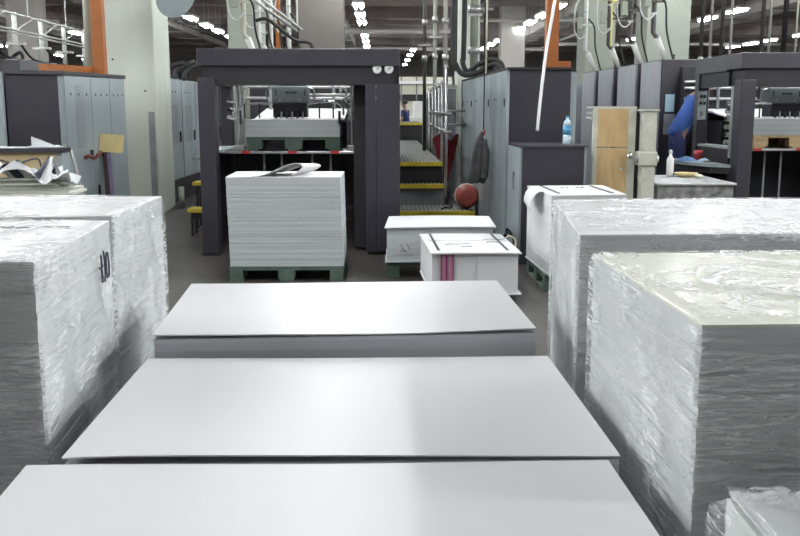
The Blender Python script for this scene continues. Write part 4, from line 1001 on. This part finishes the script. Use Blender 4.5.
MB().box(2.47, 2.64, 8.83, 8.99, 1.47, 1.49).build('post_cap', 'beige_metal', t)
for x in (2.452, 2.648): MB().cyl((x-.015, 8.9, 1.02), (x+.015, 8.9, 1.02), .035, 12).build('clamp_bolt', 'steel', t)
t = thing('steel_table', 'steel-topped worktable between the beige post and the right-hand press', 'table', (3.05, 9.5, 0))
MB().prism([(2.66, 8.90), (3.44, 8.90), (3.47, 10.05), (2.66, 10.05)], .765, .785).build('table_top', 'table_steel', t, bevel=.004)
MB().box(2.68, 3.42, 8.93, 9.98, .64, .765).build('apron', 'dirty_steel', t)
MB().box(2.70, 3.40, 8.96, 9.9, .1, .64).build('cupboard', 'dirty_steel', t)
for x in (2.70, 3.37):
    for y in (8.95, 9.9): MB().box(x, x+.05, y, y+.05, 0, .64).build('leg', 'dirty_steel', t)
t = thing('plastic_bottle', 'white plastic squeeze bottle at the back of the steel table', 'bottle', (3.08, 9.85, .785))
MB().lathe((3.08, 9.85, .785), [(.036, 0), (.038, .01), (.038, .16), (.033, .19), (.016, .215), (.014, .235)], 18).build('bottle_body', 'white_plastic', t, True)
MB().lathe((3.08, 9.85, 1.02), [(.018, 0), (.018, .035), (.008, .045)], 14).build('bottle_cap', 'board_grey', t)
t = thing('wooden_dish', 'shallow yellowish dish at the back of the steel table', 'dish', (3.28, 9.75, .785))
MB().lathe((3.22, 9.75, .785), [(.06, 0), (.11, .02), (.125, .045), (.118, .045), (.10, .03), (.04, .025)], 24).build('dish_bowl', 'plywood', t, True)
tag(MB().lathe((3.29, 9.56, .785), [(.02, 0), (.045, .015), (.045, .03), (.02, .04)], 16).build('cloth_wad', 'cream', None, True), 'small cream wad lying in front of the yellowish dish', 'cloth')
t = thing('tool_tray', 'curved grey tray shelf with rags and tools left of the right-hand press', 'tray', (3.75, 10.8, .88))
pts = [(3.86, 10.2), (3.86, 11.5), (3.62, 11.5), (3.54, 11.35), (3.50, 11.1), (3.53, 10.75), (3.66, 10.40)]
MB().prism(pts, .85, .885).build('tray_plate', 'grey_cab', t)
MB().prism([(p[0]+.04 if p[0] < 3.8 else p[0], p[1]) for p in pts], .78, .86).build('tray_bracket', 'header_dark', t)
MB().box(3.62, 3.84, 10.75, 11.2, 0, .78).build('tray_pedestal', 'header_dark', t)
def ragp(c, sx, sy, sz, seed):
    return lambda u, v: (c[0]+(u-.5)*sx, c[1]+(v-.5)*sy, c[2]+sz*max(0.05, math.sin(PI*u)*math.sin(PI*v))*(1+.7*noise.noise(Vector((u*5+seed, v*5, seed)))))
tag(MB().grid(18, 14, ragp((3.62, 10.95, .886), .24, .34, .045, 3)).build('cleaning_rag', 'blue_cloth', None, True), 'blue cleaning rag heaped at the left of the grey tray', 'rag')
tag(MB().grid(14, 12, ragp((3.76, 10.78, .886), .16, .22, .04, 8)).build('cleaning_rag', 'light_blue', None, True), 'pale blue cleaning rag in the middle of the grey tray', 'rag')
for k in range(3): tag(MB().bar((3.70+.03*k, 10.62+.04*k, .895), (3.82, 10.64+.06*k, .897), .016).build('hand_tool', ('chrome', 'black', 'steel')[k]), ('shiny metal tool nearest on the grey tray', 'black tool between two metal ones on the grey tray', 'dull metal tool farthest back of the three on the grey tray')[k], 'tool', 'tools on the grey tray')
t = thing('red_cup', 'dark red cup at the right end of the grey tray', 'cup', (3.80, 11.1, .885))
MB().lathe((3.80, 11.1, .885), [(.042, 0), (.055, .12), (.050, .12), (.038, .012)], 18).build('cup_body', 'red', t, True)
# cables at the foot of the low cabinet
for k in range(3):
    pipe('floor_cable', '%s cable of the tangle beside the low dark cabinet' % ('pale', 'black', 'outer black')[k], 'cable', smoothpts([(1.17+.03*k, 9.3, .02), (1.20+.03*k, 9.2, .16+.05*k), (1.26, 9.0+.06*k, .26+.03*k), (1.32, 8.95+.08*k, .22), (1.28, 8.85, .1), (1.22+.03*k, 8.8, .015)]), .011, ('cream', 'rubber', 'rubber')[k], 'cables by the low dark cabinet')

# ------------------------------------------------------------------ people
def skin_obj(name, chains, m, parent, off, sub=1):
    """chains: lists of ((x, y, z), radius); chains that share a joint share its vertex; one continuous skin"""
    verts, edges, rad, key = [], [], [], {}
    for ch in chains:
        prev = None
        for p, r in ch:
            k = tuple(round(c, 4) for c in p)
            if k not in key: key[k] = len(verts); verts.append(Vector(p)); rad.append(r)
            i = key[k]
            if prev is not None and prev != i and (prev, i) not in edges: edges.append((prev, i))
            prev = i
    me = bpy.data.meshes.new(name); me.from_pydata([tuple(v) for v in verts], edges, [])
    o = bpy.data.objects.new(name, me); COL.objects.link(o)
    if parent: o.parent = parent
    md = o.modifiers.new('skin', 'SKIN'); md.use_smooth_shade = True
    me.skin_vertices[0].data[0].use_root = True
    for i, r in enumerate(rad): me.skin_vertices[0].data[i].radius = (r, r) if not hasattr(r, '__len__') else r
    if sub: s = o.modifiers.new('subdivision', 'SUBSURF'); s.levels = sub; s.render_levels = sub
    me.materials.append(MATS[m])
    return o
def person(loc, label, rz, lean, shirt, trousers, arms):
    """a standing figure facing +y before rotation; lean = forward bend of the torso in radians"""
    t = thing('person', label, 'person', loc); t.rotation_euler = (0, 0, rz)
    c, s = math.cos(lean), math.sin(lean)
    def B(x, z, f=0.): return (x, (z-.92)*s+f*c, .92+(z-.92)*c-f*s)
    pel = (0, 0, .92)
    sh = {-1: B(-.17, 1.40), 1: B(.17, 1.40)}
    torso = [(pel, (.075, .075)), (B(0, 1.10), (.125, .09)), (B(0, 1.28), (.14, .095)), (B(0, 1.41), (.10, .075)), (B(0, 1.48), (.048, .048)), (B(0, 1.54, .02), (.05, .055)), (B(0, 1.60, .03), (.068, .085)), (B(0, 1.66, .025), (.070, .088)), (B(0, 1.71, .01), (.04, .05))]
    body = [torso]; shirtc = [[((0, .0, .84), (.152, .140)), (pel, (.156, .145)), (B(0, 1.10), (.150, .130)), (B(0, 1.28), (.155, .112)), (B(0, 1.40), (.12, .09)), (B(0, 1.45), (.06, .058))]]
    legc = []
    for sd in (-1, 1):
        hip = (sd*.085, 0, .86); knee = (sd*.10, .02, .49); ank = (sd*.105, -.02, .085); toe = (sd*.12, .13, .035)
        body.append([(pel, (.075, .075)), (hip, .075), (knee, .055), ((sd*.103, -.015, .30), .055), (ank, .036), (toe, .034)])
        legc.append([(B(0, 1.0), (.125, .095)), (pel, (.10, .10)), (hip, .097), ((sd*.092, .01, .68), .085), (knee, .070), ((sd*.103, -.015, .30), .068), (ank, .058)])
        el, wr = arms[sd]
        S = sh[sd]; hand = Vector(wr)+(Vector(wr)-Vector(el)).normalized()*.05
        body.append([(B(0, 1.41), (.10, .075)), (S, .055), (el, .042), (wr, .028), (tuple(hand), (.036, .022))])
        shirtc.append([(B(0, 1.40), (.12, .09)), (S, .072), (tuple(Vector(S).lerp(Vector(el), .75)), .062)])
        d = (Vector(wr)-Vector(el)).normalized(); sidev = d.cross(Vector((0, 1, 0))).normalized()
        for q in range(4):
            r0 = hand+sidev*(.026-.017*q); l = (.062, .075, .07, .055)[q]
            skin_fing = [(tuple(r0), .010), (tuple(r0+d*l*.55), .0095), (tuple(r0+d*l*.9+Vector((0, .02, 0))), .008)]
            body.append([(tuple(hand), (.036, .022))]+skin_fing)
        th = Vector(wr)+d*.03+Vector((0, .022, 0))
        body.append([(wr, .028), (tuple(th), .011), (tuple(th+d*.045+Vector((0, .018, 0))), .009)])
    bo = skin_obj('body', body, 'skin', t, loc)
    skin_obj('shirt', shirtc, shirt, t, loc); skin_obj('trousers', legc, trousers, t, loc)
    H = Vector(B(0, 1.65, .0)); M = Matrix.Rotation(-lean, 3, 'X')
    def lathe(name, off, prof, m, axis=None, seg=20, sx=1.):
        mb = MB().lathe(tuple(Vector(B(*off))), prof, seg, M); o = mb.build(name, m, None, True)
        o.parent = t; o.location = WORLD[o.name]; return o
    lathe('hair', (0, 1.625, -.012), [(.078, 0), (.092, .04), (.088, .085), (.06, .118), (.02, .13)], 'hair')
    lathe('nose', (0, 1.615, .112), [(.012, 0), (.012, .018), (.006, .035)], 'skin')
    for sd in (-1, 1):
        lathe('eye', (sd*.03, 1.645, .108), [(.008, -.006), (.011, 0), (.008, .006)], 'hair'); lathe('ear', (sd*.075, 1.61, .02), [(.008, 0), (.013, .02), (.014, .04), (.006, .05)], 'skin')
        sho = MB().extr([(-.07, 0), (.19, 0), (.19, .03), (.10, .075), (-.05, .09), (-.08, .05)], sd*.11-.045, sd*.11+.045).build('shoe', 'black', None, bevel=.012); sho.parent = t; sho.location = WORLD[sho.name]
    lathe('mouth', (0, 1.578, .10), [(.018, 0), (.018, .006)], 'crimson')
    return t
tag(MB().box(3.6, 4.2, 11.75, 12.5, 0, .28).build('standing_step', 'interior'), 'dark step the worker in the blue shirt stands on', 'step')
person((3.84, 12.05, .28), 'worker in a bright blue shirt bending towards the right-hand press', -1.5, .5, 'blue_shirt', 'navy',
       {-1: ((-.24, .40, 1.12), (-.2, .52, .90)), 1: ((.23, .22, 1.06), (.22, .27, .82))})
person((.83, 29.5, 0), 'person in a navy shirt standing far down the walkway', 1.1, .08, 'navy', 'navy',
       {-1: ((-.24, .03, 1.14), (-.22, .16, .98)), 1: ((.24, .05, 1.14), (.2, .2, 1.0))})
